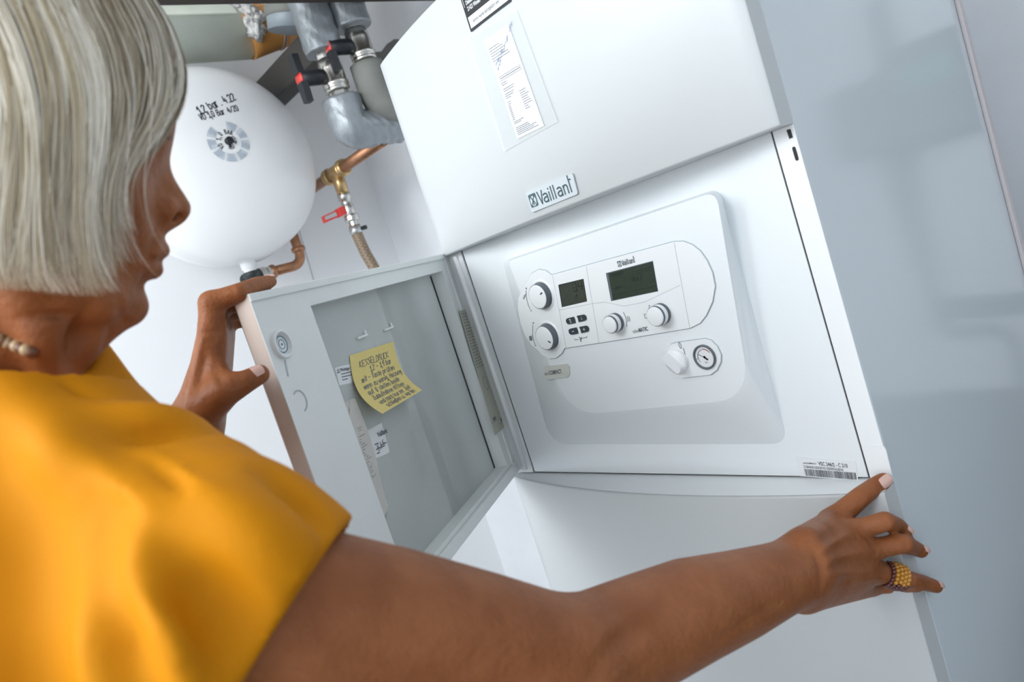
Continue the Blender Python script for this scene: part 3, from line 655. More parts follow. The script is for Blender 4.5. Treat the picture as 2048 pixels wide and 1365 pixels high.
rp = MB(); rr = random.Random(9)
def rline(u0, u1, v, w=0.0010, mi=0, dash=0.05):
    u = u0
    while u < u1:
        l = rr.uniform(0.5, 1.6)*dash; rp.stroke([RQ(u, v), RQ(min(u+l, u1), v)], w, FK2, 0.0003, mi); u += l+dash*0.5
for v, u1 in ((0.10,.5),(0.125,.6),(0.15,.65),(0.175,.6),(0.20,.72),(0.225,.75)): rline(0.08, u1, v)
for v in (0.385, 0.425): rline(0.08, 0.95, v, 0.0006, 0, 0.015)
rline(0.12, 0.92, 0.405, 0.0012, 0, 0.04)
for v, u1 in ((0.45,.3),(0.47,.3),(0.51,.5),(0.53,.5),(0.56,.45),(0.58,.4),(0.60,.3),(0.64,.2),(0.66,.2)): rline(0.1, u1, v)
for k in range(9): rline(0.08, 0.16, 0.68+0.017*k, 0.001, 0, 0.04); rline(0.62, 0.62+rr.uniform(.1,.3), 0.60+0.022*k, 0.001, 0, 0.05)
for v, u1 in ((0.84,.45),(0.855,.35),(0.90,.55),(0.917,.6),(0.934,.8),(0.951,.7),(0.968,.85)): rline(0.08, u1, v)
class RF:
    def p(s, x, y, z=0.0): a = RQ(x, 1-y); return FK2.p(a[0], a[1], z)
pen(rp, 'Heiz', RF(), 0.12, 0.715, 0.028, 0.006, 0.00035, 1, 0.25, 0.3, 0.3, 5); pen(rp, 'Wartung ok', RF(), 0.12, 0.668, 0.028, 0.006, 0.00035, 1, 0.3, 0.3, 0.3, 5)
rp.build('receipt_print', ['greyink', 'blueink'], rec)

# ------------------------------------------------------------------ pipework and vessel on the left
M['vessel'] = mat('vessel_white', (0.90,0.905,0.905), 0.32, coat=0.2)
M['copper'] = mat('copper', (0.50,0.25,0.14), 0.38, 0.85, var=0.35, vscale=25, bump=0.05)
M['brass'] = mat('brass', (0.66,0.45,0.22), 0.3, 0.9, var=0.2, vscale=40)
M['foam'] = mat('grey_foam', (0.235,0.24,0.22), 0.75, bump=0.2, bscale=120, var=0.25, vscale=12)
M['tape'] = mat('duct_tape', (0.30,0.325,0.345), 0.34, 0.35, bump=0.9, bscale=38, aniso=(1.6,1.6,0.55))
M['clad'] = mat('pale_cladding', (0.82,0.86,0.74), 0.5, var=0.12, vscale=8)
M['orange'] = mat('orange_pipe', (0.55,0.25,0.06), 0.55, var=0.2, vscale=14, bump=0.05)
M['wool'] = mat('mineral_wool', (0.80,0.785,0.76), 0.95, bump=1.0, bscale=80, var=0.5, vscale=60)
M['hose'] = mat('braided_hose', (0.20,0.14,0.095), 0.4)
M['darkfit'] = mat('dark_fitting', (0.06,0.07,0.075), 0.45, 0.3, var=0.5, vscale=40)
M['steel'] = mat('zinc', (0.55,0.57,0.57), 0.35, 0.9)
M['darkgrey'] = mat('bare_concrete', (0.22,0.22,0.215), 0.85, bump=0.4, bscale=40, var=0.3, vscale=12)
M['cable'] = mat('pale_cable', (0.66,0.66,0.58), 0.5)
# beam along the upper left
bm_ = MB().box((-0.52, YF, Z0+1.035), (-0.40, YB-.001, Z0+1.09), bev=0.004).build('trim_1', 'beam'); struct(bm_)
# expansion vessel
VX, VY, VZ, VR = -0.93, 0.052, Z0+0.803, 0.250
ves = thing('expansion_vessel', (XL, VY, VZ-VR), 'round white expansion vessel with handwritten dates on its front', 'vessel')
vs_m = MB(); prof = []
for t in np.linspace(0, math.pi/2, 26): prof.append((VR*math.cos(t)**0.92, 0.035+0.125*math.sin(t)))
prof = [(VR, -0.035)]+prof; prof[-1] = (0.0, prof[-1][1])
vs_m.lathe(prof, (VX, VY, VZ), (1,0,0), 72, 0)
vs_m.lathe([(0.0,-0.15)]+[(VR*math.cos(t)**0.92, -0.035-0.115*math.sin(t)) for t in np.linspace(math.pi/2-.001, 0, 20)], (VX, VY, VZ), (1,0,0), 72, 0)
shell = vs_m.build('shell', 'vessel', ves)
MB().lathe([(VR,-0.030),(VR+0.004,-0.027),(VR+0.004,-0.018),(VR,-0.015)], (VX, VY, VZ), (1,0,0), 72, 0).build('seam_ring', 'vessel', ves)
class VF:      # drawing surface on the front dome; coordinates in metres, x along +y (image right), y up
    def p(s, x, y, z=0.0):
        r = min(math.hypot(x, y), VR*0.98); c = (r/VR)**(1/0.92); hgt = 0.035+0.125*math.sqrt(max(0, 1-c*c))
        return V(VX+hgt+z, VY+x, VZ+y)
vf = VF()
def vpx(px, py):
    x = VX+0.15
    for _ in range(10): P = onx(px, py, x); x = vf.p(P[1]-VY, P[2]-VZ)[0]
    return P[1]-VY, P[2]-VZ
def penw(mb, txt, fr, a, b, size, w, h, jit):
    n_ = sum(3.6 if c_ == ' ' else (5.4 if c_ in 'mwMW' else (3.0 if c_ in 'il.,1t' else 5.0)) for c_ in txt)
    pen(mb, txt, fr, a[0], a[1], size, w, h, 0, math.atan2(b[1]-a[1], b[0]-a[0]), jit, 0.12, math.hypot(b[0]-a[0], b[1]-a[1])*6/(n_*size))
lab = MB(); lc = vpx(457, 283)
def vring(mb, r0, r1, a0, a1, h, mi, n=10):
    for i in range(n):
        A0 = math.radians(a0+(a1-a0)*i/n); A1 = math.radians(a0+(a1-a0)*(i+1)/n)
        mb.add([vf.p(lc[0]+r*math.cos(a), lc[1]+r*math.sin(a), h) for r, a in ((r0,A0),(r1,A0),(r1,A1),(r0,A1))], [(0,1,2,3)], mi)
rr = random.Random(4)
for k in range(9):
    a0 = k*40+4; 
    if k == 2: continue
    vring(lab, 0.030, 0.050, a0, a0+33, 0.0010, 0, 4)
    for q_ in range(4): vring(lab, 0.0325+q_*0.0045, 0.0345+q_*0.0045, a0+4, a0+rr.uniform(18,30), 0.0016, 1, 4)
lab.build('type_label', [mat('label_bluegrey', (0.60,0.65,0.70), 0.5), mat('label_print', (0.40,0.45,0.52), 0.6)], ves)
MB().lathe([(0.0095,-0.004),(0.0095,0.010),(0.008,0.012),(0,0.012)], vf.p(*lc), (1,0,0), 20).build('valve_cap', 'black', ves)
hw = MB(); random.seed(5)
a = vpx(400, 229); b = vpx(474, 199); rot = math.atan2(b[1]-a[1], b[0]-a[0])
penw(hw, '1.2 bar. 4.22', vf, a, b, 0.019, 0.0026, 0.0010, 0.2)
hw.build('handwriting', 'ink', ves); hw = MB(); a = vpx(402, 241); b = vpx(479, 221); rot = math.atan2(b[1]-a[1], b[0]-a[0])
penw(hw, 'VD 1,0 Bar 4/20', vf, a, b, 0.0145, 0.0020, 0.0010, 0.15)
hw.build('handwriting', 'ink', ves); hw = MB()
for txt, a0, da in (('VD 1,0 BAR', 215, -17.5), ('8/15', -25, 16), ('NEU', -105, 15)):
    for i, ch in enumerate(txt):
        A0 = math.radians(a0+da*i); R_ = 0.0185; 
        if ch == ' ': continue
        pen(hw, ch, vf, lc[0]+R_*math.cos(A0), lc[1]+R_*math.sin(A0), 0.0105, 0.0016, 0.0010, 0, A0+(-math.pi/2 if da < 0 else math.pi/2), 0.1, 0, 0.6)
hw.build('handwriting', 'ink', ves)
# outlet under the vessel
b0 = V(VX, VY-0.005, VZ-VR-0.004)
MB().lathe([(0.020,0.02),(0.020,-0.012),(0.016,-0.014),(0.016,-0.02)], b0, (0,0,1), 20).build('outlet_socket', 'vessel', ves)
MB().box((XL, VY-0.03, VZ-0.02), (VX-0.13, VY+0.03, VZ+0.08), bev=0.004).build('wall_bracket', 'steel', ves)
def arcpath(p0, d0, p1, d1, n=8):
    # quarter-like bend from p0 (heading d0) to p1 (arriving along d1)
    c = p0+d0*((p1-p0)@d0); return [((1-t)**2)*p0+2*t*(1-t)*c+t*t*p1 for t in np.linspace(0, 1, n)]
bt = V(VX, VY-0.005, VZ-VR-0.024)
MB().lathe([(0.019,0),(0.022,-0.004),(0.022,-0.010),(0.017,-0.016),(0.016,-0.075),(0.0,-0.075)], bt, (0,0,1), 22).build('pipe_connector', 'darkfit'); tag(bpy.data.objects['pipe_connector'], 'dark threaded connector under the round white vessel', 'connector')
# copper bend from behind the vessel to the dark fittings beside it
xq = VX-0.02
pa = onx(584, 452, xq); pb = onx(597, 500, xq); pc = onx(560, 545, xq); pe = onx(545, 546, xq)
pa = V(xq, pb[1], pa[2]+0.05)
cb = thing('copper_bend', tuple(pc), 'short copper pipe bend with press collars beside the round vessel', 'pipe')
pth = [pa, V(xq, pb[1], pb[2]+0.012)]+arcpath(V(xq, pb[1], pb[2]), V(0,0,-1), V(xq, pb[1]-0.035, pb[2]-0.040), V(0,-1,0), 9)+[V(xq, pe[1]-0.004, pb[2]-0.040)]
MB().tube(pth, 0.0135, 18).build('pipe', 'copper', cb)
def collar(p, ax, r, w, parent, m_='copper'): return MB().lathe([(r*0.86,-w),(r,-w*0.7),(r*1.04,0),(r,w*0.7),(r*0.86,w)], p, ax, 22).build('collar', m_, parent)
collar(V(xq, pb[1], pb[2]+0.055), (0,0,1), 0.0185, 0.007, cb); collar(V(xq, pb[1], pb[2]+0.002), (0,0,1), 0.0185, 0.007, cb); collar(V(xq, pe[1]+0.002, pb[2]-0.040), (0,1,0), 0.0185, 0.007, cb)
cz = pb[2]-0.040
fit = thing('pipe_union', (xq, pe[1]-0.02, cz), 'nickel and dark pipe union joining the copper bend to the vessel', 'fitting')
MB().lathe([(0.0,0),(0.016,0),(0.019,0.004),(0.019,0.018),(0.0165,0.022),(0.0165,0.032),(0,0.032)], (xq, pe[1]-0.036, cz), (0,1,0), 8, 0, False).build('nut', 'chrome', fit)
MB().tube([V(xq, pe[1]-0.034, cz), V(xq, pe[1]-0.075, cz-0.002), V(VX, VY+0.01, cz-0.002)], [0.0185,0.016,0.0125], 16).build('sleeve', 'darkfit', fit)
# copper line along x with the tee
cy = 0.345; pz = ony(672, 345, cy)
cl_ = thing('copper_pipe', (XL, cy, pz[2]), 'horizontal copper heating pipe with a brass tee leaving the white wall', 'pipe')
MB().tube([V(XL, cy, pz[2]), V(-0.60, cy, pz[2])], 0.0150, 20).build('pipe', 'copper', cl_)
tx = pz[0]
MB().tube([V(tx-0.055, cy, pz[2]), V(tx+0.055, cy, pz[2])], 0.0190, 20).tube([V(tx, cy, pz[2]), V(tx, cy, pz[2]-0.062)], [0.0185, 0.0165], 18).build('tee', 'brass', cl_)
for s_ in (-1, 1):
    for k in (0.048, 0.036): collar(V(tx+s_*k, cy, pz[2]), (1,0,0), 0.0222, 0.0055, cl_, 'brass')
dv = thing('drain_valve', (tx, cy, pz[2]-0.15), 'small drain valve with a red lever above the brown hose', 'valve')
zt = pz[2]-0.062
MB().lathe([(0.0,0),(0.0175,0),(0.0185,-0.004),(0.0185,-0.016),(0.0145,-0.018),(0.0145,-0.030),(0.0165,-0.034),(0.0165,-0.058),(0.014,-0.062)], (tx, cy, zt), (0,0,1), 20).build('body', 'chrome', dv)
MB().lathe([(0.0,-0.060),(0.0195,-0.060),(0.0205,-0.064),(0.0205,-0.074),(0.018,-0.078),(0.012,-0.079),(0.012,-0.094)], (tx, cy, zt), (0,0,1), 12, 0, False).build('nut', 'chrome', dv)
lv = MB(); FLV = Frame((tx, cy-0.016, zt-0.044), (0,-1,-0.18), (0,0,1), (1,0,0))
lv.box((0,-0.012,-0.011), (0.022,0.012,0.011), 0, FLV, 0.002); lv.box((0.018,-0.010,-0.006), (0.070,0.009,0.006), 0, FLV, 0.002); lv.prism([(0.028,-0.006),(0.066,-0.004),(0.066,0.005),(0.028,0.005)], FLV, 0.006, 0.0068, 1)
lv.build('lever', ['red', 'steel'], dv)
hz = zt-0.090
hp_ = [V(tx, cy, hz), V(tx, cy, hz-0.03), V(tx+0.006, cy+0.002, hz-0.08), V(tx+0.018, cy+0.006, hz-0.15), V(tx+0.024, cy-0.02, hz-0.25), V(tx-0.03, cy-0.12, hz-0.42), V(tx-0.06, cy-0.25, hz-0.60), V(tx-0.06, cy-.32, 0.017)]
def smooth_path(P, n=6):
    out = []
    for i in range(len(P)-1):
        p0, p1, p2, p3 = P[max(i-1,0)], P[i], P[i+1], P[min(i+2,len(P)-1)]
        for t in np.linspace(0, 1, n, endpoint=False): out.append(0.5*((2*p1)+(-p0+p2)*t+(2*p0-5*p1+4*p2-p3)*t*t+(-p0+3*p1-3*p2+p3)*t**3))
    return out+[P[-1]]
hpath = smooth_path(hp_, 10)
hs = thing('drain_hose', (tx-0.06, cy-.32, 0.0), 'brown braided hose hanging from the drain valve', 'hose')
MB().tube(hpath, 0.0152, 18).build('hose_tube', 'hose', hs)
br = MB()
for d_ in (1, -1):
    for ph in range(5):
        pts = []
        for i, p in enumerate(hpath[2:34]):
            a_ = d_*i*0.75+ph*2*math.pi/5; pts.append(p+0.0154*V(math.cos(a_), math.sin(a_), 0))
        br.tube(pts, 0.0011, 4, 0, False)
ob = br.build('braiding', mat('braid_tan', (0.42,0.31,0.20), 0.5), hs); ob['kind'] = 'stuff'
hc = thing('hose_clamp', (tx, cy, hz-0.024), 'zinc clamp with a dark screw round the brown hose', 'clamp')
MB().lathe([(0.0160,-0.024),(0.0180,-0.023),(0.0180,-0.006),(0.0160,-0.005)], (tx, cy, hz), (0,0,1), 24).build('band', 'steel', hc)
MB().box((tx+0.008, cy+0.012, hz-0.020), (tx+0.022, cy+0.026, hz-0.009), bev=0.002).build('screw', 'darkfit', hc)
# two grey lagged pipes with ball valves
def ball_valve(p, r, label, hl=0.065):
    v = thing('ball_valve', tuple(p), label, 'valve')
    MB().lathe([(r*0.72,0.062),(r*0.95,0.060),(r*0.95,0.040)], p, (0,0,1), 8, 0, False).lathe([(r*0.8,0.040),(r*1.02,0.036),(r*1.08,0.015),(r*1.08,-0.015),(r*1.15,-0.018),(r*1.15,-0.026),(r*1.05,-0.028),(r*1.12,-0.031),(r*1.12,-0.038),(r*0.9,-0.041)], p, (0,0,1), 28, 0).lathe([(r*0.95,-0.041),(r*0.95,-0.060),(r*0.7,-0.062)], p, (0,0,1), 8, 0, False).build('body', 'chrome', v)
    hd = MB(); q0 = p+V(0,-r*0.9,0); q1 = q0+V(0,-hl,0)
    hd.tube([q0, q0+V(0,-0.006,0), q1], [0.016,0.0185,0.0185], 22)
    F = Frame(q1+V(0,0.012,0), (1,0,0), (0,0,1), (0,-1,0))
    for s_ in (-1, 1):      # tapered wings of the T handle
        P = [(-0.013,s_*0.010),(0.013,s_*0.010),(0.010,s_*0.056),(-0.010,s_*0.056)]
        hd.prism(P, F, 0.0, 0.017)
    h_o = hd.build('handle', 'black', v)
    MB().lathe([(0.0165,0.0),(0.0165,0.002),(0,0.0024)], q1, (0,-1,0), 24).build('red_disc', 'red', h_o)
    return v
def wob(path, r, amp, n=20, m_='tape', name='lagging', parent=None, seed=0):
    # lagged pipe wrapped in tape: a tube whose skin is crumpled
    mb = MB(); mb.tube(path, r, n); rr = np.random.RandomState(seed)
    P = np.array(mb.v); c = np.array(path)
    ph = rr.rand(6)*6
    for i in range(len(P)):
        p = P[i]; j = np.argmin(((c-p)**2).sum(1)); d = p-c[j]; L = np.linalg.norm(d)
        if L < 1e-6: continue
        k = math.sin(p[0]*210+ph[0]+p[2]*60)*math.sin(p[2]*95+ph[1]+p[1]*40)+0.6*math.sin(p[1]*260+p[2]*150+ph[2])
        P[i] = p+d/L*amp*k
    mb.v = [tuple(p) for p in P]
    return mb.build(name, m_, parent)
def dens(path, step=0.006):
    out = []
    for a, b in zip(path[:-1], path[1:]):
        n = max(1, int(np.linalg.norm(b-a)/step))
        out += [a+(b-a)*t for t in np.linspace(0, 1, n, endpoint=False)]
    return out+[path[-1]]
xp = -0.60
vA = onx(666, 152, xp); vB = onx(720, 92, xp+0.03); vB[0] = xp+0.03
pA = thing('lagged_pipe', (xp, vA[1], vA[2]), 'grey tape-wrapped pipe with a taped elbow below its valve', 'pipe')
wob(dens([vA+V(0,0,0.056), vA+V(0,0,0.56)]), 0.046, 0.0016, 28, 'tape', 'upper_lagging', pA, 1)
ez = onx(700, 262, xp)[2]
elb = [vA+V(0,0,-0.055), V(xp, vA[1], ez+0.014)]+arcpath(V(xp, vA[1], ez+0.014), V(0,0,-1), V(xp, vA[1]+0.014, ez), V(0,1,0), 4)[1:]
wob(dens(elb+[V(xp, vA[1]+0.135, ez)]), 0.045, 0.0026, 28, 'tape', 'taped_elbow', pA, 2)
MB().tube([V(xp, vA[1]+0.13, ez), V(xp, YB-0.06, ez)]+arcpath(V(xp, YB-.06, ez), V(0,1,0), V(xp+.04, YB-.052, ez), V(1,0,0), 6)+[V(UX0-0.001, YB-.052, ez)], 0.041, 24).build('foam_lagging', 'foam', pA)
ball_valve(vA, 0.027, 'nickel ball valve with black T handle on the lower taped pipe')
pB = thing('lagged_pipe', (xp+0.03, vB[1], vB[2]), 'grey taped pipe running into a smooth grey foam elbow', 'pipe')
wob(dens([vB+V(0,0,0.045), vB+V(0,0,0.52)]), 0.044, 0.0016, 28, 'tape', 'upper_lagging', pB, 3)
fz = onx(770, 222, xp+0.03)[2]
eb = [vB+V(0,0,-0.045), V(xp+.03, vB[1], fz+0.055)]+arcpath(V(xp+.03, vB[1], fz+0.055), V(0,0,-1), V(xp+.03, vB[1]+0.06, fz), V(0,1,0), 10)[1:]
MB().tube(dens(eb+[V(xp+.03, vB[1]+0.075, fz)], 0.01), 0.041, 28).build('foam_elbow', 'foam', pB)
wob(dens([V(xp+.03, vB[1]+0.07, fz), V(xp+.03, vB[1]+0.17, fz)]), 0.042, 0.002, 24, 'tape', 'taped_joint', pB, 5)
ball_valve(vB, 0.027, 'nickel ball valve with black T handle on the foam elbow pipe')
# pale clad pipe along the left wall, open end with wool and the orange pipe
xi = -0.93
c0 = onx(488, 66, xi); zi = c0[2]; y_e = c0[1]; rI = 0.068
ip = thing('clad_pipe', (xi, y_e-0.5, zi), 'thick pale green clad pipe running along the white wall', 'pipe')
MB().tube([V(xi, y_e-1.3, zi), V(xi, y_e, zi)], rI, 36).build('cladding', 'clad', ip)
ov = MB(); rows = []
for y_ in np.linspace(y_e-1.3, y_e-0.035, 14):
    rows.append([V(xi+(rI+0.004)*math.cos(a_), y_, zi+(rI+0.004)*math.sin(a_)) for a_ in np.linspace(math.radians(20), math.radians(170), 16)])
ov.grid(rows, 0, True); 
for r0_, r1_ in ((rows[0], rows[-1]),): 
    ov.add([r0_[0], r1_[0], V(*(r1_[0]-V(0.004,0,0.002))), V(*(r0_[0]-V(0.004,0,0.002)))], [(0,1,2,3)], 0)
    e_in = [p-np.array([(p[0]-xi)/(rI+.004)*0.004, 0, (p[2]-zi)/(rI+.004)*0.004]) for p in r1_]; ov.grid([r1_, e_in], 0, False)
ov.build('cladding_overlap', 'clad', ip)
op = thing('orange_pipe', (xi, y_e, zi), 'bare orange plastic pipe tied with wire beyond the wool', 'pipe')
pe0 = V(xi+0.01, y_e-0.01, zi-0.012); pe1 = V(xi+0.04, y_e+0.16, zi+0.026); pe2 = V(xi+0.06, y_e+0.27, zi+0.10)
MB().tube(dens([pe0, pe1, pe2], 0.02), 0.064, 32).build('pipe', 'orange', op)
ud = (pe1-pe0)/np.linalg.norm(pe1-pe0)
for k, rr_ in ((0.085, 0.0022), (0.092, 0.0018), (0.145, 0.0012)):
    c_ = pe0+ud*k; u_ = np.cross(ud, V(0,0,1)); u_ /= np.linalg.norm(u_); w_ = np.cross(ud, u_)
    MB().tube([c_+0.0652*(math.cos(a_)*u_+math.sin(a_)*w_)+ud*0.004*math.sin(3*a_) for a_ in np.linspace(0, 2*math.pi, 40)], rr_, 6).build('tie_wire', mat('wire', (0.55,0.42,0.36), 0.4, 0.5) if k < 0.1 else 'darkfit', op)
# mineral wool tufts round the joint
wl = MB(); rr = np.random.RandomState(3)
for k in range(130):
    a_ = rr.uniform(-0.5, 3.3); c_ = pe0+V(0, rr.uniform(-0.010, 0.075)*(0.22+max(0, math.sin(a_))), 0)+0.067*V(math.cos(a_), 0, math.sin(a_))*rr.uniform(0.93,1.08)
    s_ = rr.uniform(0.006, 0.016)
    bmm = bmesh.new(); bmesh.ops.create_icosphere(bmm, subdivisions=2, radius=1.0)
    P = [np.array(v.co) for v in bmm.verts]; Q_ = []
    f1, f2 = rr.rand(3)*5, rr.rand(3)*5; sc_ = rr.uniform(0.6,1.4,3)
    for p in P: Q_.append(c_+s_*sc_*p*(1+0.35*math.sin(p@f1*2)+0.3*math.sin(p@f2*3)))
    wl.add(Q_, [[v.index for v in f.verts] for f in bmm.faces], 0, True); bmm.free()
ob = wl.build('mineral_wool', 'wool'); tag(ob, 'tufts of frayed white mineral wool round the pipe joint', 'insulation', None, 'stuff')
# big grey elbow over the orange pipe
ge = thing('grey_pipe_elbow', tuple(pe2), 'large smooth grey pipe elbow above the orange pipe', 'pipe')
g0 = onx(592, 50, -0.70); 
MB().tube(dens([g0+V(-0.02,0.0,-0.005), g0+V(0,0.01,0.07), g0+V(0.02,0.06,0.12), g0+V(0.05,0.16,0.15)], 0.02), 0.062, 28).build('pipe', mat('grey_pvc', (0.27,0.31,0.34), 0.4), ge)
MB().lathe([(0.062,0),(0.066,0.002),(0.066,0.024),(0.062,0.026)], g0+V(-0.012,0.004,0.025), (0.25,0.12,1), 28).build('rubber_band', 'foam', ge)
# dark duct behind, running along x near the back wall
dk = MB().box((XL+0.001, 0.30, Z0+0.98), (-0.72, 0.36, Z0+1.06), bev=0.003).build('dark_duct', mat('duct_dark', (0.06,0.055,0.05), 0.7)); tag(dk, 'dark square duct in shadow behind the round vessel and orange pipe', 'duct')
# pale cable slung over the clad pipe
cb_ = [onx(x, y, xi+0.04) for x, y in ((180,14),(250,19),(300,17),(345,10),(400,-4),(470,-26))]
tag(MB().tube(smooth_path(cb_, 8), 0.0045, 10).build('cable', 'cable'), 'pale thin cable slung above the green clad pipe', 'cable')
# bare plaster patch high on the back wall
FW = Frame((0, YB-0.0005, Z0), (1,0,0), (0,0,1), (0,-1,0))
patch = pxpoly([(740,105),(764,103),(775,88),(790,78),(812,80),(850,70),(850,200),(790,190),(770,180),(755,130)], FW)
struct(MB().prism(patch, FW, 0, 0.002).build('trim_2', 'darkgrey'))
# conduit, junction box and socket on the back wall right of the unit (seen mirrored in the side panel)
M['conduit'] = mat('conduit_grey', (0.22,0.25,0.26), 0.5)
def mirror_hit(px, py):
    P = onx(px, py, UX1); d = ray(px, py).copy(); d[0] = -d[0]; t = (YB2-0.02-P[1])/d[1]; return P+t*d
def cond(pxs, label, r=0.011):
    pts = [mirror_hit(x, y) for x, y in pxs]; pts = [V(p[0], YB2-r-0.001, p[2]) for p in pts]
    return tag(MB().tube(smooth_path(pts, 6), r, 12).build('conduit', 'conduit'), label, 'conduit', 'conduits on the right wall')
cond([(1735,0),(1765,130),(1800,350),(1850,560),(1868,598),(1900,607),(2048,598)], 'upper grey conduit bending sideways on the wall right of the boiler')
cond([(1745,170),(1770,330),(1820,480),(1862,590),(1885,626),(1920,630),(2048,617)], 'lower grey conduit bending sideways on the wall right of the boiler')
cond([(1750,0),(1790,150),(1830,240),(1815,350),(1845,520),(1870,630),(1900,668),(1980,660),(2020,690),(2045,790)], 'grey conduit with a second bend down the wall right of the boiler')
b = mirror_hit(1752, 232); 
tag(MB().box((b[0]-0.09, YB2-0.05, b[2]-0.075), (b[0]+0.09, YB2-0.001, b[2]+0.075), bev=0.01).build('junction_box', 'conduit'), 'square grey junction box on the wall right of the boiler', 'box')
b = mirror_hit(1880, 175)
m = MB().box((b[0]-0.07, YB2-0.055, b[2]-0.10), (b[0]+0.07, YB2-0.001, b[2]+0.10), bev=0.012); m.box((b[0]-0.05, YB2-0.062, b[2]+0.01), (b[0]+0.05, YB2-0.055, b[2]+0.06), 1, bev=0.003)
tag(m.build('wall_socket', ['conduit', mat('socket_green', (0.25,0.42,0.36), 0.5)]), 'grey hinged wall socket right of the boiler', 'socket')

tag(MB().box((0.78, 0.28, 0.0), (1.40, 0.93, 0.60), bev=0.01).box((0.76, 0.26, 0.60), (1.42, 0.945, 0.63), bev=0.006).build('added_occluder', mat('occluder_dark', (0.03,0.035,0.04), 0.6)), 'low dark added chest standing on the floor right of the boiler', 'occluder')  # added out-of-view block that darkens the lower part of the side panel

cr_ = [onx(x, y, XL+0.0008) for x, y in ((596,452),(604,480),(611,505),(618,528),(627,560))]
struct(MB().tube(cr_, 0.0012, 5).build('trim_3', mat('crack_grey', (0.45,0.46,0.48), 0.9)))

# ------------------------------------------------------------------ the person: one continuous body grown from blended limbs
class Blob:
    def __init__(s): s.pr = []
    def rc(s, a, b, ra, rb, k=0.010, op=1): s.pr.append(('rc', np.array(a, float), np.array(b, float), ra, rb, k, op)); return s
    def sp(s, a, r, k=0.010, op=1): return s.rc(a, np.array(a)+1e-5, r, r, k, op)
    def el(s, c, ax, r, k=0.012, op=1): s.pr.append(('el', np.array(c, float), np.array(ax, float), np.array(r, float), max(r), k, op)); return s
    def chain(s, pts, k=0.010, op=1):      # a run of limb segments that blends into the rest as one
        pts = [(np.array(a, float), r) for a, r in pts]
        seg = [('rc', a, b, ra, rb, k, op) for (a, ra), (b, rb) in zip(pts[:-1], pts[1:])]
        if seg: s.pr.append(('pl', seg, np.array([a for a, _ in pts]), max(r for _, r in pts), k, op))
        return s
def prim_d(p, P):
    if p[0] == 'pl':
        d = prim_d(p[1][0], P)
        for q in p[1][1:]: d = np.minimum(d, prim_d(q, P))
        return d
    if p[0] == 'rc':
        a, b, r1, r2 = p[1], p[2], p[3], p[4]
        ba = b-a; l2 = ba@ba; rr = r1-r2; a2 = l2-rr*rr; il2 = 1.0/l2
        pa = P-a; y = pa@ba; z = y-l2
        x2 = ((pa*l2-y[..., None]*ba)**2).sum(-1)
        y2 = y*y*l2; z2 = z*z*l2
        if a2 <= 0: return np.linalg.norm(P-(a if r1 > r2 else b), axis=-1)-max(r1, r2)
        k = np.sign(rr)*rr*rr*x2
        d = (np.sqrt(x2*a2*il2)+y*rr)*il2-r1
        m1 = np.sign(z)*a2*z2 > k; m2 = np.sign(y)*a2*y2 < k
        d = np.where(m1, np.sqrt(np.maximum(x2+z2, 0))*il2-r2, np.where(m2, np.sqrt(np.maximum(x2+y2, 0))*il2-r1, d))
        return d
    q = (P-p[1])@p[2].T; r = p[3]
    k0 = np.linalg.norm(q/r, axis=-1); k1 = np.linalg.norm(q/(r*r), axis=-1)+1e-9
    return k0*(k0-1)/k1
def smin(a, b, k):
    h = np.maximum(k-np.abs(a-b), 0)/k; return np.minimum(a, b)-h*h*k*0.25
def combine(d, e, k, op): return smin(d, e, k) if op > 0 else -smin(-d, e, k)
def blob_eval(B, P):
    d = np.full(P.shape[:-1], 1.0)
    for p in B.pr: d = combine(d, prim_d(p, P), p[-2], p[-1])
    return d
def bound(p):
    if p[0] == 'pl':
        c = p[2].mean(0); return c, np.linalg.norm(p[2]-c, axis=1).max()+p[3]
    if p[0] == 'rc': return (p[1]+p[2])/2, np.linalg.norm(p[1]-p[2])/2+max(p[3], p[4])
    return p[1], p[4]
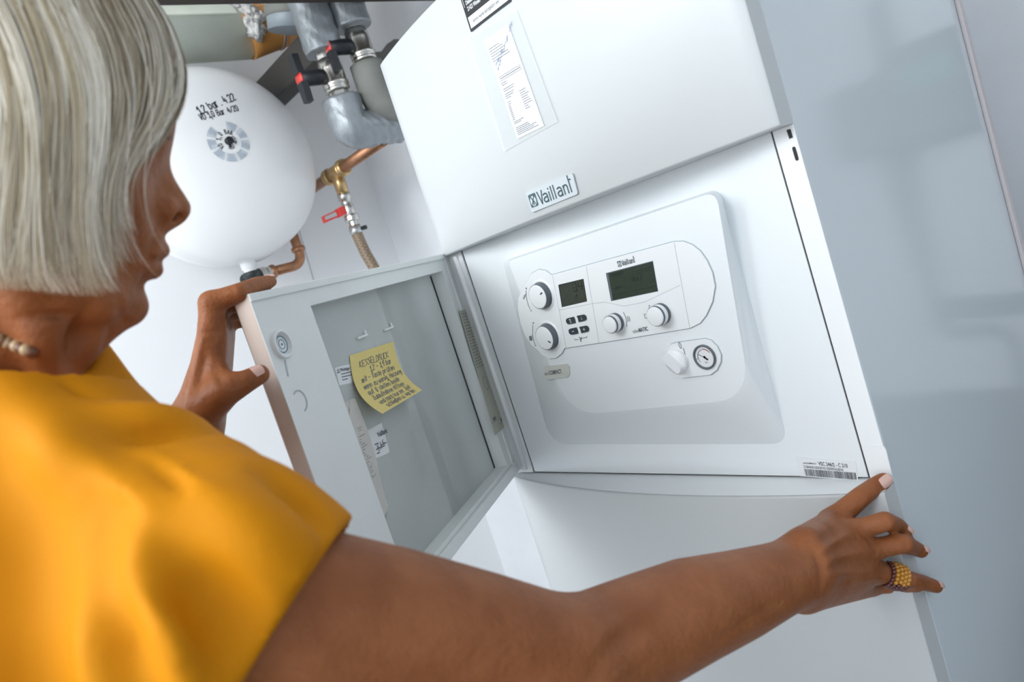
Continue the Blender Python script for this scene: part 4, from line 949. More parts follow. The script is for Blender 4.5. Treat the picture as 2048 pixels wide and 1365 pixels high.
def blob_mesh(B, h, name, extra=None, n=14, disp=None, relax=2):
    # sparse surface nets over blocks of n^3 cells
    lo = np.min([bound(p)[0]-bound(p)[1] for p in B.pr if p[-1] > 0], 0)-3*h; hi = np.max([bound(p)[0]+bound(p)[1] for p in B.pr if p[-1] > 0], 0)+3*h
    bs = h*n; nb = np.ceil((hi-lo)/bs).astype(int)+1
    I = np.stack(np.meshgrid(*[np.arange(k) for k in nb], indexing='ij'), -1).reshape(-1, 3)
    cc = lo+(I+0.5)*bs
    D = blob_eval(B, cc)
    if extra: D = extra(cc, D)
    I = I[np.abs(D) < bs*0.87*1.7+0.008]
    off = np.stack(np.meshgrid(*[np.arange(n+1)]*3, indexing='ij'), -1)
    cells_k = []; cells_p = []; edges = []
    S1, S2 = 1 << 20, 1 << 40
    key = lambda G: G[..., 0].astype(np.int64)*S2+G[..., 1].astype(np.int64)*S1+G[..., 2].astype(np.int64)
    bnd = [bound(p) for p in B.pr]
    for c0 in range(0, len(I), 160):
        J = I[c0:c0+160]; ctr = lo+(J+0.5)*bs
        G = J[:, None, None, None, :]*n+off[None]; P = lo+G*h
        d = np.full(P.shape[:-1], 1.0)
        for p, (bc, br) in zip(B.pr, bnd):
            sel = np.linalg.norm(ctr-bc, axis=1) < br+bs*0.87+p[-2]+0.004
            if sel.any(): d[sel] = combine(d[sel], prim_d(p, P[sel]), p[-2], p[-1])
        if extra: d = extra(P, d)
        neg = d < 0
        any_ = np.zeros(d[:, :-1, :-1, :-1].shape, bool); first = neg[:, :-1, :-1, :-1]
        for dx in (0, 1):
            for dy in (0, 1):
                for dz in (0, 1): any_ |= neg[:, dx:dx+n, dy:dy+n, dz:dz+n] != first
        w = np.argwhere(any_)
        if len(w) == 0: continue
        ps = np.zeros((len(w), 3)); ct = np.zeros(len(w))
        b_, x_, y_, z_ = w.T
        for ax in range(3):
            oth = [a for a in range(3) if a != ax]
            for u in (0, 1):
                for v in (0, 1):
                    o = [0, 0, 0]; o[oth[0]] = u; o[oth[1]] = v; o2 = list(o); o2[ax] = 1
                    d0 = d[b_, x_+o[0], y_+o[1], z_+o[2]]; d1 = d[b_, x_+o2[0], y_+o2[1], z_+o2[2]]
                    cr = (d0 < 0) != (d1 < 0); t = np.where(cr, d0/np.where(cr, d0-d1, 1), 0)
                    q = np.tile(np.array(o, float), (len(w), 1)); q[:, ax] += t
                    ps += q*cr[:, None]; ct += cr
        gi = G[b_, x_, y_, z_]
        cells_k.append(key(gi)); cells_p.append(lo+(gi+ps/ct[:, None])*h)
        for ax in range(3):
            sl0 = [slice(None)]+[slice(0, n)]*3; sl1 = list(sl0); sl1[ax+1] = slice(1, n+1)
            e = np.argwhere(neg[tuple(sl0)] != neg[tuple(sl1)])
            if len(e): edges.append((ax, G[e[:, 0], e[:, 1], e[:, 2], e[:, 3]], neg[tuple(sl0)][e[:, 0], e[:, 1], e[:, 2], e[:, 3]]))
    K = np.concatenate(cells_k); Pp = np.concatenate(cells_p); o = np.argsort(K); K = K[o]; Pp = Pp[o]
    faces = []
    for ax, g, ng in edges:
        a1, a2 = [(1, 2), (2, 0), (0, 1)][ax]
        quad = []
        ok = np.ones(len(g), bool)
        for du, dv in ((0, 0), (-1, 0), (-1, -1), (0, -1)):
            gg = g.copy(); gg[:, a1] += du; gg[:, a2] += dv; kk = key(gg); j = np.clip(np.searchsorted(K, kk), 0, len(K)-1); ok &= K[j] == kk; quad.append(j)
        q = np.stack(quad, 1); q[~ng] = q[~ng][:, ::-1]; faces.append(q[ok])
    F = np.concatenate(faces)
    # relax a little so the skin is smooth
    E_ = np.concatenate([F[:, [0, 1]], F[:, [1, 2]], F[:, [2, 3]], F[:, [3, 0]]])
    for _ in range(relax):
        acc = np.zeros_like(Pp); cn = np.zeros(len(Pp)); np.add.at(acc, E_[:, 0], Pp[E_[:, 1]]); np.add.at(cn, E_[:, 0], 1); np.add.at(acc, E_[:, 1], Pp[E_[:, 0]]); np.add.at(cn, E_[:, 1], 1)
        Pp = Pp*0.5+0.5*acc/np.maximum(cn, 1)[:, None]
    if disp is not None: Pp = disp(Pp)
    me = bpy.data.meshes.new(name); me.vertices.add(len(Pp)); me.vertices.foreach_set('co', Pp.ravel()); me.loops.add(F.size); me.loops.foreach_set('vertex_index', F.ravel().astype(np.int32))
    me.polygons.add(len(F)); me.polygons.foreach_set('loop_start', np.arange(0, F.size, 4, dtype=np.int32)); me.polygons.foreach_set('use_smooth', np.ones(len(F), bool))
    me.update(calc_edges=True); me.validate()
    return me
def march_many(B, pts, t0=0.25):
    D_ = np.array([ray(x, y) for x, y in pts]); L = np.linalg.norm(D_, axis=1); t = np.full(len(pts), t0)
    for _ in range(45):
        v = blob_eval(B, CAM+t[:, None]*D_); t = np.where(v > 0.0003, np.minimum(t+v/L*0.85, 1.7), t)
        if not ((v > 0.0003) & (t < 1.6)).any(): break
    return CAM+t[:, None]*D_, t < 1.6
def march(B, px, py, t0=0.25):
    P, ok = march_many(B, [(px, py)], t0); return P[0] if ok[0] else None
rt_, dn_, fw_ = RM[0], RM[1], RM[2]
PSI = math.radians(27)
HF = math.cos(PSI)*rt_+math.sin(PSI)*fw_; HU = -dn_; HS = math.sin(PSI)*rt_-math.cos(PSI)*fw_
HO = at(200, 400, 0.50)
def hp(px, py, s=0.0):       # photo pixel on the plane s millimetres to the near side of the head's mid-plane
    return onpl(px, py, HO+HS*s*0.001, HS)
def hm(px, py, s=0.0): return hp(px, py, 0)+HS*s*0.001     # mid-plane point pushed sideways
HAX = np.stack([HF, HU, HS])
body = Blob()
mm = 0.001
body.el(hm(62, 185), HAX, (86*mm, 92*mm, 64*mm), 0.02)
body.el(hm(140, 400), HAX, (53*mm, 84*mm, 54*mm), 0.02)
for s in (-1, 1):
    body.sp(hm(215, 425, 34*s), 22*mm, 0.02); body.rc(hm(272, 262, 0), hm(255, 260, 36*s), 10*mm, 9*mm, 0.012)
    body.rc(hm(238, 612, 6*s), hm(95, 545, 46*s), 12*mm, 13*mm, 0.012)
    body.sp(hm(205, 598, 24*s), 14*mm, 0.014)
    body.el(hm(62, 380, 69*s), HAX, (15*mm, 29*mm, 7*mm), 0.006)
body.el(hm(274, 488), HAX, (15*mm, 24*mm, 25*mm), 0.012)
body.rc(hm(291, 298), hm(355, 415), 5.0*mm, 8.6*mm, 0.008)
body.rc(hm(282, 330), hm(325, 425), 8*mm, 12*mm, 0.010)
for s in (-1, 1): body.sp(hm(333, 424, 11.5*s), 7.2*mm, 0.006)
body.rc(hm(350, 433), hm(326, 445), 4*mm, 4*mm, 0.005)
for s in (-1, 1):
    body.rc(hm(320, 502, 0), hm(297, 516, 18*s), 5.4*mm, 3.4*mm, 0.005)
    body.rc(hm(307, 540, 0), hm(288, 535, 17*s), 5.6*mm, 3.2*mm, 0.004)
    body.rc(hm(336, 522, 0), hm(300, 526, 20*s), 1.9*mm, 1.5*mm, 0.003, -1)
    body.rc(hm(322, 455, 17*s), hm(292, 530, 27*s), 2.0*mm, 2.0*mm, 0.006, -1)
    body.rc(hm(292, 545, 25*s), hm(262, 590, 27*s), 1.2*mm, 1.0*mm, 0.006, -1)
    body.el(hm(350, 437, 8*s), HAX, (6*mm, 3.4*mm, 5*mm), 0.002, -1)
    body.sp(hm(292, 293, 31*s), 10*mm, 0.008, -1)
    body.sp(hm(270, 292, 30*s), 12.2*mm, 0.004)
    body.rc(hm(305, 296, 16*s), hm(294, 297, 42*s), 2.2*mm, 2.0*mm, 0.003, -1)
body.sp(hm(256, 613), 12.4*mm, 0.008)
body.rc(hm(192, 645), hm(128, 696), 15*mm, 16*mm, 0.010)
NB = at(-40, 850, 0.52)
NK = hm(60, 520)
body.rc(NK, NB, 50*mm, 50*mm, 0.02)
body.rc(hm(60, 560, 46), hm(112, 770, 18), 9*mm, 8*mm, 0.014)
body.rc(hm(180, 690, 8), hm(120, 770, 10), 6*mm, 6*mm, 0.01)
# trunk, shoulders
RS = at(430, 1185, 0.405)
rightv = RS-NB; rightv[2] = 0; rightv /= np.linalg.norm(rightv); fwd_ = V(-rightv[1], rightv[0], 0)
LS = NB-rightv*0.165+fwd_*0.03+V(0,0,-0.06)
PEL = NB-fwd_*0.20+rightv*0.03; PEL[2] = 0.76
TAX = np.stack([rightv, np.cross(rightv, (NB-PEL)/np.linalg.norm(NB-PEL))*-1, (NB-PEL)/np.linalg.norm(NB-PEL)])
body.rc(NB, RS, 40*mm, 46*mm, 0.03); body.rc(NB, LS, 50*mm, 52*mm, 0.03)
body.el(NB+(PEL-NB)*0.42, TAX, (0.13, 0.08, 0.20), 0.03)
body.rc(NB+(PEL-NB)*0.6, PEL, 0.10, 0.115, 0.03)
# right arm
arm = [(RS, 46*mm), (at(627, 1229, 0.425), 47*mm), (at(790, 1254, 0.447), 45.5*mm), (at(960, 1287, 0.472), 43.5*mm), (at(1120, 1327, 0.50), 43*mm)]
body.chain(arm, 0.012)
EL = arm[-1][0]
WR = at(1602, 1142, 0.655)
fore = [(at(1130, 1330, 0.503), 41*mm), (at(1290, 1262, 0.552), 41*mm), (at(1380, 1222, 0.58), 39.5*mm), (at(1470, 1192, 0.61), 35.5*mm), (at(1545, 1163, 0.635), 31*mm), (WR, 29*mm)]
body.chain(fore, 0.012)
# right hand: back of the hand seen, fingers hooked round the corner of the unit
def yp(px, py, y): return ony(px, py, y)
mI, mMd, mR, mP = yp(1700, 1066, -0.080), yp(1735, 1100, -0.076), yp(1752, 1143, -0.066), yp(1740, 1172, -0.044)
for a, b in ((at(1600, 1118, 0.655), mI), (at(1602, 1140, 0.655), mMd), (at(1604, 1165, 0.66), mR), (at(1606, 1185, 0.665), mP)): body.rc(a, b, 18*mm, 11.5*mm, 0.014)
body.rc(at(1625, 1150, 0.675), yp(1720, 1120, -0.055), 20*mm, 15*mm, 0.014)
iP, iD, iT = yp(1770, 1043, -0.066), onx(1797, 1053, 0.606), onx(1809, 1064, 0.609)
kP, kD, kT = yp(1806, 1088, -0.058), onx(1827, 1096, 0.607), onx(1842, 1103, 0.609)
rP, rD, rT = yp(1815, 1160, -0.045), onx(1846, 1166, 0.608), onx(1872, 1174, 0.609)
pP, pT = yp(1795, 1172, -0.018), onx(1830, 1172, 0.607)
body.chain([(mI, 10.5*mm), (iP, 9.6*mm), (iD, 8.2*mm), (iT, 7.2*mm)], 0.005)
body.chain([(mMd, 10.5*mm), (kP, 9.6*mm), (kD, 8.2*mm), (kT, 7.2*mm)], 0.005)
body.chain([(mR, 10*mm), (rP, 9.0*mm), (rD, 8.0*mm), (rT, 7.0*mm)], 0.005)
body.chain([(mP, 9*mm), (pP, 8*mm), (pT, 6.6*mm)], 0.005)
tB, tM, tI, tT = at(1612, 1092, 0.65), yp(1662, 1046, -0.070), yp(1722, 994, -0.040), yp(1767, 962, -0.0125)
body.chain([(tB, 17*mm), (tM, 12.5*mm), (tI, 10.4*mm), (yp(1748, 975, -0.021), 9.6*mm), (tT, 8.4*mm)], 0.008)
body.rc(tM, mI, 9*mm, 8*mm, 0.014)
for m_ in (mI, mMd, mR): body.sp(m_-fw_*0.0065, 9.0*mm, 0.006)
for a, b in ((at(1606, 1120, 0.636), mI), (at(1606, 1142, 0.637), mMd), (at(1608, 1160, 0.642), mR)): body.rc(a*0.55+b*0.45-fw_*0.0150, b-fw_*0.0105, 2.6*mm, 3.4*mm, 0.004)
for c_, u_ in ((tI, 0), (tI, 4), (iP, 0), (kP, 0), (kP, 3)):      # creases on the knuckles
    ax_ = (tT-tM) if c_ is tI else (c_-mI if c_ is iP else c_-mMd); ax_ = ax_/np.linalg.norm(ax_); sd = np.cross(ax_, fw_); sd /= np.linalg.norm(sd)
    p_ = c_-fw_*0.0105+ax_*(u_-1)*mm; body.rc(p_-sd*0.006, p_+sd*0.006, 0.7*mm, 0.7*mm, 0.002, -1)
# left arm and hand on the flap's free edge
tD = np.linalg.norm(FD.p(0, DZ1, 0)-CAM)/np.linalg.norm(ray(505, 575))
WL = at(388, 850, tD-0.005)
def ik(A, C_, la, lb, pole):
    d = C_-A; L = min(np.linalg.norm(d), (la+lb)*0.999); u = d/np.linalg.norm(d); x = (la*la-lb*lb+L*L)/(2*L); h = math.sqrt(max(la*la-x*x, 0)); p = pole-(pole@u)*u; p /= np.linalg.norm(p); return A+u*x+p*h
LE = ik(LS, WL, 0.27, 0.25, V(-0.2,-0.2,-1))
body.chain([(LS, 52*mm), ((LS+LE)/2, 46*mm), (LE, 41*mm), (LE*0.6+WL*0.4, 38*mm), (LE*0.2+WL*0.8, 29*mm), (WL, 25*mm)], 0.012)
lm = [at(422, 606, tD+0.000), at(430, 612, tD+0.020), at(438, 622, tD+0.040), at(446, 636, tD+0.058)]
for i, m_ in enumerate(lm): body.chain([(at(394+i*3, 838, tD-0.008+i*0.012), 21*mm), (at(416+i*5, 735, tD+0.0+i*0.014), 16*mm), (at(424+i*6, 672, tD+i*0.018), 14*mm), (m_, 10.8*mm)], 0.012)
def drp(px, py, up, off): # a point over the flap's top edge
    P = onpl(px, py, FD.p(0, 0, off), DN); return P
body.chain([(lm[0], 11*mm), (at(478, 586, tD+0.002), 9.6*mm), (drp(515, 570, 0, -0.008), 8.3*mm), (drp(541, 563, 0, -0.008), 6.8*mm)], 0.006)
for i, e_ in ((1, (497, 604, 0.030)), (2, (500, 622, 0.048)), (3, (492, 640, 0.062))):
    q = at(e_[0], e_[1], tD+e_[2]); body.chain([(lm[i], 10.5*mm), (q, 9*mm), (q+DD*-0.030+V(0,0,0.004), 7.5*mm)], 0.006)
body.chain([(at(415, 810, tD-0.022), 19*mm), (at(448, 783, tD-0.030), 15.5*mm), (at(488, 766, tD-0.026), 11*mm), (at(519, 749, tD-0.015), 9.6*mm)], 0.012)
body.rc(at(440, 745, tD-0.01), at(455, 765, tD-0.018), 8*mm, 8*mm, 0.016)
def relief(base, out, pts, r, op, k, depth, t0=0.25):
    # a crease (op -1) or ridge (op 1) laid along the surface that fades out at both ends
    pp_ = [(p[0], p[1]) for p in smooth_path([V(x, y, 0) for x, y in pts], 4)]; n_ = len(pp_)
    P, ok = march_many(base, pp_, t0); e = 0.003
    G = np.stack([blob_eval(base, P+e*q)-blob_eval(base, P-e*q) for q in np.eye(3)], 1); G /= np.linalg.norm(G, axis=1)[:, None]+1e-9
    w_ = np.sin(math.pi*(0.02+0.96*np.arange(n_)/(n_-1)))**0.7
    q = (P+G*((r+k*0.25-(depth+k*0.25)*w_)*(1 if op < 0 else -1))[:, None])[ok]
    out.chain([(a, r) for a in q], k, op)
b0B = Blob(); b0B.pr = list(body.pr)
def rl(pts, r, op, depth, k=0.003): relief(b0B, body, pts, r*mm, op, k, depth*1.35*mm, 0.3)
# tendons and hollows on the back of the right hand, creases at the knuckles
rl([(1625,1112),(1660,1090),(1702,1062)], 3, 1, 1.6); rl([(1630,1132),(1680,1115),(1738,1098)], 3, 1, 1.8); rl([(1634,1154),(1690,1148),(1754,1142)], 3, 1, 1.6)
rl([(1665,1104),(1700,1090),(1722,1080)], 5, -1, 1.8); rl([(1668,1132),(1710,1125),(1744,1120)], 5, -1, 1.8); rl([(1620,1092),(1650,1076),(1680,1062)], 5, -1, 1.4)
rl([(1612,1085),(1632,1110),(1642,1145),(1640,1185)], 6, -1, 1.6); rl([(1618,1080),(1626,1100)], 3, -1, 1.0)
rl([(1711,984),(1720,994),(1727,1006)], 1.2, -1, 1.3, 0.002); rl([(1704,990),(1713,1000),(1719,1011)], 1.2, -1, 1.1, 0.002); rl([(1739,970),(1750,982)], 1.2, -1, 0.8, 0.002)
rl([(1764,1030),(1772,1040),(1777,1053)], 1.2, -1, 1.2, 0.002); rl([(1800,1072),(1809,1084),(1812,1098)], 1.2, -1, 1.2, 0.002); rl([(1806,1070),(1816,1082),(1818,1096)], 1.2, -1, 1.0, 0.002)
rl([(1700,1062),(1712,1068),(1716,1080)], 2, -1, 1.0); rl([(1742,1090),(1752,1098),(1752,1110)], 2, -1, 1.0)
# veins along the forearm, the fold of the elbow
rl([(1180,1352),(1225,1306),(1262,1272),(1300,1246)], 9, -1, 3.0, 0.006); rl([(1215,1350),(1245,1330),(1275,1318)], 3, -1, 1.6); rl([(1240,1362),(1270,1345),(1300,1335)], 3, -1, 1.4); rl([(1420,1290),(1500,1240),(1580,1190)], 5, -1, 1.2)
# left hand: tendons, web, thumb creases
rl([(372,812),(386,760),(398,705),(404,650)], 4, 1, 1.4); rl([(392,800),(404,750),(412,700)], 4, -1, 1.4); rl([(420,690),(438,660),(448,640)], 3, -1, 1.2); rl([(404,668),(425,662),(448,664)], 1.5, -1, 1.0)
for x in (468, 476, 484): rl([(x,752),(x+3,765),(x+4,778)], 1.2, -1, 0.9, 0.002)
rl([(430,735),(438,755),(452,772)], 3, -1, 1.8)
# face and neck
rl([(323,452),(312,480),(302,512),(296,535)], 2.2, -1, 1.6); rl([(298,532),(285,560),(272,588)], 2, -1, 1.2); rl([(252,654),(243,632),(240,608),(236,580)], 2.5, -1, 1.8); rl([(255,470),(240,520),(232,570)], 22, -1, 2.0, 0.008)
rl([(128,712),(138,670),(158,628),(180,600)], 4, -1, 2.4); rl([(95,700),(110,650),(140,600)], 9, 1, 2.6, 0.008); rl([(205,705),(212,680),(222,655)], 3, -1, 1.6); rl([(165,720),(178,690),(190,660)], 6, 1, 1.6, 0.006); rl([(30,640),(80,630),(130,625)], 3, -1, 1.2)
rl([(318,432),(326,418),(338,412)], 1.6, -1, 0.9, 0.002)
M['skin'] = mat('skin', (0.315,0.114,0.043), 0.46, bump=0.32, bscale=190, col2=(0.245,0.082,0.028), vscale=30, sss=0.12, spec=0.24)
per_me = blob_mesh(body, 0.0020, 'person', relax=3)
per_me.materials.append(M['skin'])
person = bpy.data.objects.new('person', per_me); COL.objects.link(person)
tag(person, 'woman in a mustard yellow blouse reaching out both hands to the boiler', 'person')
# nails
M['nail'] = mat('nail', (0.66,0.42,0.36), 0.25, coat=0.5)
def nail(c, axis, nrm, w, l, rad):
    axis = axis/np.linalg.norm(axis); nrm = nrm-(nrm@axis)*axis; nrm /= np.linalg.norm(nrm); sd = np.cross(axis, nrm)
    pts = []
    for i in range(7):
        v = -1+2*i/6; row = []
        for j in range(9):
            u = -1+2*j/8; ww = w*(1-0.18*max(0, -v)**3-0.10*max(0, v)**4); a = u*ww/rad
            row.append(c+axis*(l*v*(1-0.18*u*u))+sd*rad*math.sin(a)+nrm*(rad*math.cos(a)-0.0012*v*v*0.6+0.0004))
        pts.append(row)
    return MB().grid(pts, 0, True).build('fingernail', 'nail', person)
nail(tT-(tT-tI)/np.linalg.norm(tT-tI)*0.002, tT-tI, -fw_+0.25*rt_-0.35*dn_, 0.0066, 0.0072, 0.0086)
nail(iT, iT-iD, rt_*0.9-fw_*0.55-dn_*0.2, 0.0045, 0.0055, 0.0074)
nail(kT, kT-kD, rt_*0.6-fw_*0.6-dn_*0.6, 0.0046, 0.0058, 0.0074)
nail(rT, rT-rD, rt_*0.3-fw_*0.7-dn_*0.7, 0.0045, 0.0058, 0.0072)
lt0, lt1 = at(488, 766, tD-0.026), at(519, 749, tD-0.015)
nail(lt1-(lt1-lt0)*0.30, lt1-lt0, -fw_-0.25*rt_-0.15*dn_, 0.0066, 0.0080, 0.0099)
nail(drp(541, 563, 0, -0.008), rt_, -dn_*1.0-0.2*fw_, 0.0042, 0.0055, 0.0070)
# eyes and lashes
for s in (-1, 1):
    c = hm(270, 292, 30*s); m = MB()
    m.lathe([(0.0117*math.sin(t), 0.0117*math.cos(t)) for t in np.linspace(0.5, math.pi*0.6, 10)], c, HF*0.9+HS*0.1*s-HU*0.1, 20, 0)
    m.lathe([(0.0117*math.sin(t), 0.0117*math.cos(t)+0.0002) for t in np.linspace(0, 0.5, 5)], c, HF*0.9+HS*0.1*s-HU*0.1, 20, 1)
    m.build('eye', [mat('eye_white', (0.7,0.68,0.66), 0.2), mat('iris', (0.03,0.03,0.035), 0.15)], person)
ls = MB()
for s in (-1, 1):
    for i in range(9):
        a = i/8; b0_ = hm(308-10*a*a, 288-2*math.sin(a*3), (18+24*a)*s); b1 = b0_+HF*(0.0088-0.003*a)-HU*0.0005+HS*s*0.003*a; b2 = b1+HF*0.002+HU*0.0025
        ls.tube([b0_, (b0_+b1)/2-HU*0.0008, b1, b2], [0.0005,0.0004,0.0003,0.0001], 4)
ob = ls.build('eyelashes', 'ink', person); ob['kind'] = 'stuff'
# beaded ring on the ring finger
rgc = mR*0.40+rP*0.60; ax_ = (rP-mR)/np.linalg.norm(rP-mR); e1 = np.cross(ax_, fw_); e1 /= np.linalg.norm(e1); e2 = np.cross(ax_, e1)
ball = bmesh.new(); bmesh.ops.create_icosphere(ball, subdivisions=2, radius=1.0); BV = [np.array(v.co) for v in ball.verts]; BF = [[v.index for v in f.verts] for f in ball.faces]; ball.free()
M['amber'] = mat('amber_bead', (0.55,0.24,0.02), 0.15, coat=0.6); M['garnet'] = mat('garnet_bead', (0.10,0.015,0.01), 0.12, coat=0.8)
MB().lathe([(0.0096,-0.008),(0.0101,-0.008),(0.0101,0.008),(0.0096,0.008)], rgc, ax_, 28).build('ring_band', 'garnet', person)
rr = np.random.RandomState(1)
bead_me = {}
for nm in ('amber', 'garnet'):
    me = bpy.data.meshes.new('bead'); me.from_pydata([tuple(v*0.0024) for v in BV], [], BF); me.materials.append(M[nm]); me.polygons.foreach_set('use_smooth', [True]*len(BF)); bead_me[nm] = me
for row in range(5):
    for k in range(18):
        a = 2*math.pi*(k+0.5*(row%2))/18; dr = math.cos(a)*e1+math.sin(a)*e2
        if (dr@fw_) > 0.55: continue
        o = link(bpy.data.objects.new('bead', bead_me['garnet' if dr@dn_ > 0.45 or row == 0 else 'amber']), person)
        o.location = Vector(rgc+ax_*(row-2)*0.0040+dr*(0.0112+0.0012*(1-abs(row-2)/2)))
# ------------------------------------------------------------------ blouse
sh_ = Blob()
sh_.rc(NB+(NB-NK)/np.linalg.norm(NB-NK)*-0.075, NB, 53*mm, 70*mm, 0.02)
sh_.rc(NB, RS, 66*mm, 68*mm, 0.03); sh_.rc(NB, LS, 62*mm, 62*mm, 0.03)
sh_.el(NB+(PEL-NB)*0.40, TAX, (0.172, 0.125, 0.26), 0.04)
sh_.rc(NB+(PEL-NB)*0.55, PEL+V(0,0,-0.03), 0.130, 0.155, 0.04)
HEM = at(640, 1232, 0.425)
sh_.rc(RS, HEM+(HEM-RS)*0.15, 68*mm, 51*mm, 0.03)
LEh = LS+(LE-LS)*0.55
sh_.rc(LS, LEh, 70*mm, 58*mm, 0.03)
hem_n = np.cross(at(500, 1365, 0.40)-at(676, 1078, 0.42), fw_); hem_n /= np.linalg.norm(hem_n)
if hem_n@(EL-RS) < 0: hem_n = -hem_n
hem_p = at(676, 1078, 0.42)
neck_ax = (NK-NB)/np.linalg.norm(NK-NB); col_p = hm(84, 716)
armB = Blob(); armB.chain(arm, 0.012); neckB = Blob(); neckB.rc(NK, NB, 50*mm, 50*mm); neckB.rc(hm(192, 645), hm(128, 696), 15*mm, 16*mm, 0.010)
# creases and ridges traced over the cloth
base_ = list(sh_.pr)
tmpB = Blob(); tmpB.pr = base_
def trace(pts, r, op, k, depth): relief(tmpB, sh_, pts, r, op, k, depth*2.3)
trace([(-60,715),(0,728),(60,748),(120,772),(180,802)], 4*mm, -1, 0.006, 0.004)
trace([(150,875),(230,872),(310,864),(390,858),(450,872)], 9*mm, -1, 0.014, 0.004)
trace([(160,850),(260,842),(360,850),(470,890)], 12*mm, 1, 0.02, 0.004)
trace([(290,900),(360,950),(470,1050),(630,1195)], 4*mm, 1, 0.004, 0.0016)
trace([(300,925),(360,975),(460,1070),(610,1205)], 5*mm, -1, 0.005, 0.0020)
trace([(110,900),(250,1000),(410,1130),(600,1285)], 4*mm, 1, 0.004, 0.0018)
trace([(110,925),(250,1030),(400,1155),(580,1305)], 8*mm, -1, 0.010, 0.0040)
trace([(-60,780),(40,850),(130,960),(210,1110),(240,1400)], 16*mm, 1, 0.03, 0.008)
trace([(150,1030),(220,1130),(280,1250),(330,1420)], 16*mm, -1, 0.025, 0.006)
trace([(290,1120),(370,1240),(430,1400)], 14*mm, 1, 0.025, 0.006)
trace([(350,1110),(440,1220),(500,1340)], 14*mm, -1, 0.02, 0.006)
trace([(-20,950),(40,1080),(80,1240),(90,1420)], 15*mm, -1, 0.025, 0.004)
trace([(540,940),(600,1000),(645,1065)], 8*mm, -1, 0.012, 0.004)
trace([(430,1000),(520,1060),(600,1110)], 12*mm, 1, 0.02, 0.004)
trace([(658,1056),(640,1105),(610,1165),(575,1225),(530,1300)], 2.5*mm, -1, 0.004, 0.0016)
def cloth_cut(P, d):
    d = np.maximum(d, np.where(np.linalg.norm(P-hem_p, axis=-1) < 0.30, (P-hem_p)@hem_n, -1.0))
    d = np.maximum(d, np.where(np.linalg.norm((P-NB)-((P-NB)@neck_ax)[..., None]*neck_ax, axis=-1) < 0.088, (P-col_p)@neck_ax, -1.0))
    near = np.abs((P-hem_p)@hem_n) < 0.02
    a = blob_eval(armB, P.reshape(-1, 3)).reshape(P.shape[:-1]) if near.any() else None
    if a is not None: d = np.where(near, np.maximum(d, 0.004-a), d)
    near = np.abs((P-col_p)@neck_ax) < 0.018
    a = blob_eval(neckB, P.reshape(-1, 3)).reshape(P.shape[:-1]) if near.any() else None
    if a is not None: d = np.where(near, np.maximum(d, 0.0025-a), d)
    d = np.maximum(d, (PEL[2]-0.06)-P[..., 2])
    return d
M['cloth'] = mat('mustard_cloth', (0.60,0.225,0.002), 0.7, bump=0.05, bscale=700, var=0.08, vscale=9, spec=0.15)
sh_me = blob_mesh(sh_, 0.0036, 'blouse', cloth_cut)
sh_me.materials.append(M['cloth'])
blouse = link(bpy.data.objects.new('blouse', sh_me), person); blouse['label'] = 'mustard yellow short-sleeved blouse'
def shirt_line(pts, r, name, m_='cloth'):
    q = [march(sh_, x, y) for x, y in pts]; q = [p for p in q if p is not None]
    return MB().tube(smooth_path(q, 6), r, 8).build(name, m_, person)
nk = MB()
for i, (x, y) in enumerate(zip(np.linspace(-40, 62, 12), np.linspace(662, 704, 12))):
    P = march(body, x, y)
    if P is not None: nk.add([P+v*0.0042 for v in BV], BF, i%2, True)
nk.build('necklace', [mat('bead_tan', (0.42,0.30,0.16), 0.4), mat('bead_brown', (0.15,0.06,0.03), 0.4)], person)['kind'] = 'stuff'
# trousers and shoes carry her to the floor
tr = Blob(); hipR = PEL+rightv*0.085; hipL = PEL-rightv*0.085
ft = V(PEL[0], PEL[1], 0)+fwd_*0.10
for hpt, sg in ((hipR, 1), (hipL, -1)):
    foot = ft+rightv*0.10*sg+V(0,0,0.07); kn = (hpt+foot)/2+fwd_*0.10
    tr.chain([(hpt, 0.098), (kn, 0.068), (foot, 0.056)], 0.03)
tr.el(PEL, TAX, (0.165, 0.12, 0.11), 0.04)
tme = blob_mesh(tr, 0.008, 'trousers'); tme.materials.append(mat('dark_denim', (0.03,0.04,0.07), 0.8)); link(bpy.data.objects.new('trousers', tme), person)
for sg in (1, -1):
    f0 = ft+rightv*0.10*sg; sb = Blob(); sb.rc(f0+V(0,0,0.045)-fwd_*0.04, f0+V(0,0,0.034)+fwd_*0.13, 0.042, 0.032, 0.02); sb.rc(f0+V(0,0,0.05), f0+V(0,0,0.09), 0.04, 0.045, 0.02)
    sme = blob_mesh(sb, 0.007, 'shoe', lambda P, d: np.maximum(d, 0.002-P[..., 2])); sme.materials.append(M['black']); link(bpy.data.objects.new('shoe', sme), person)
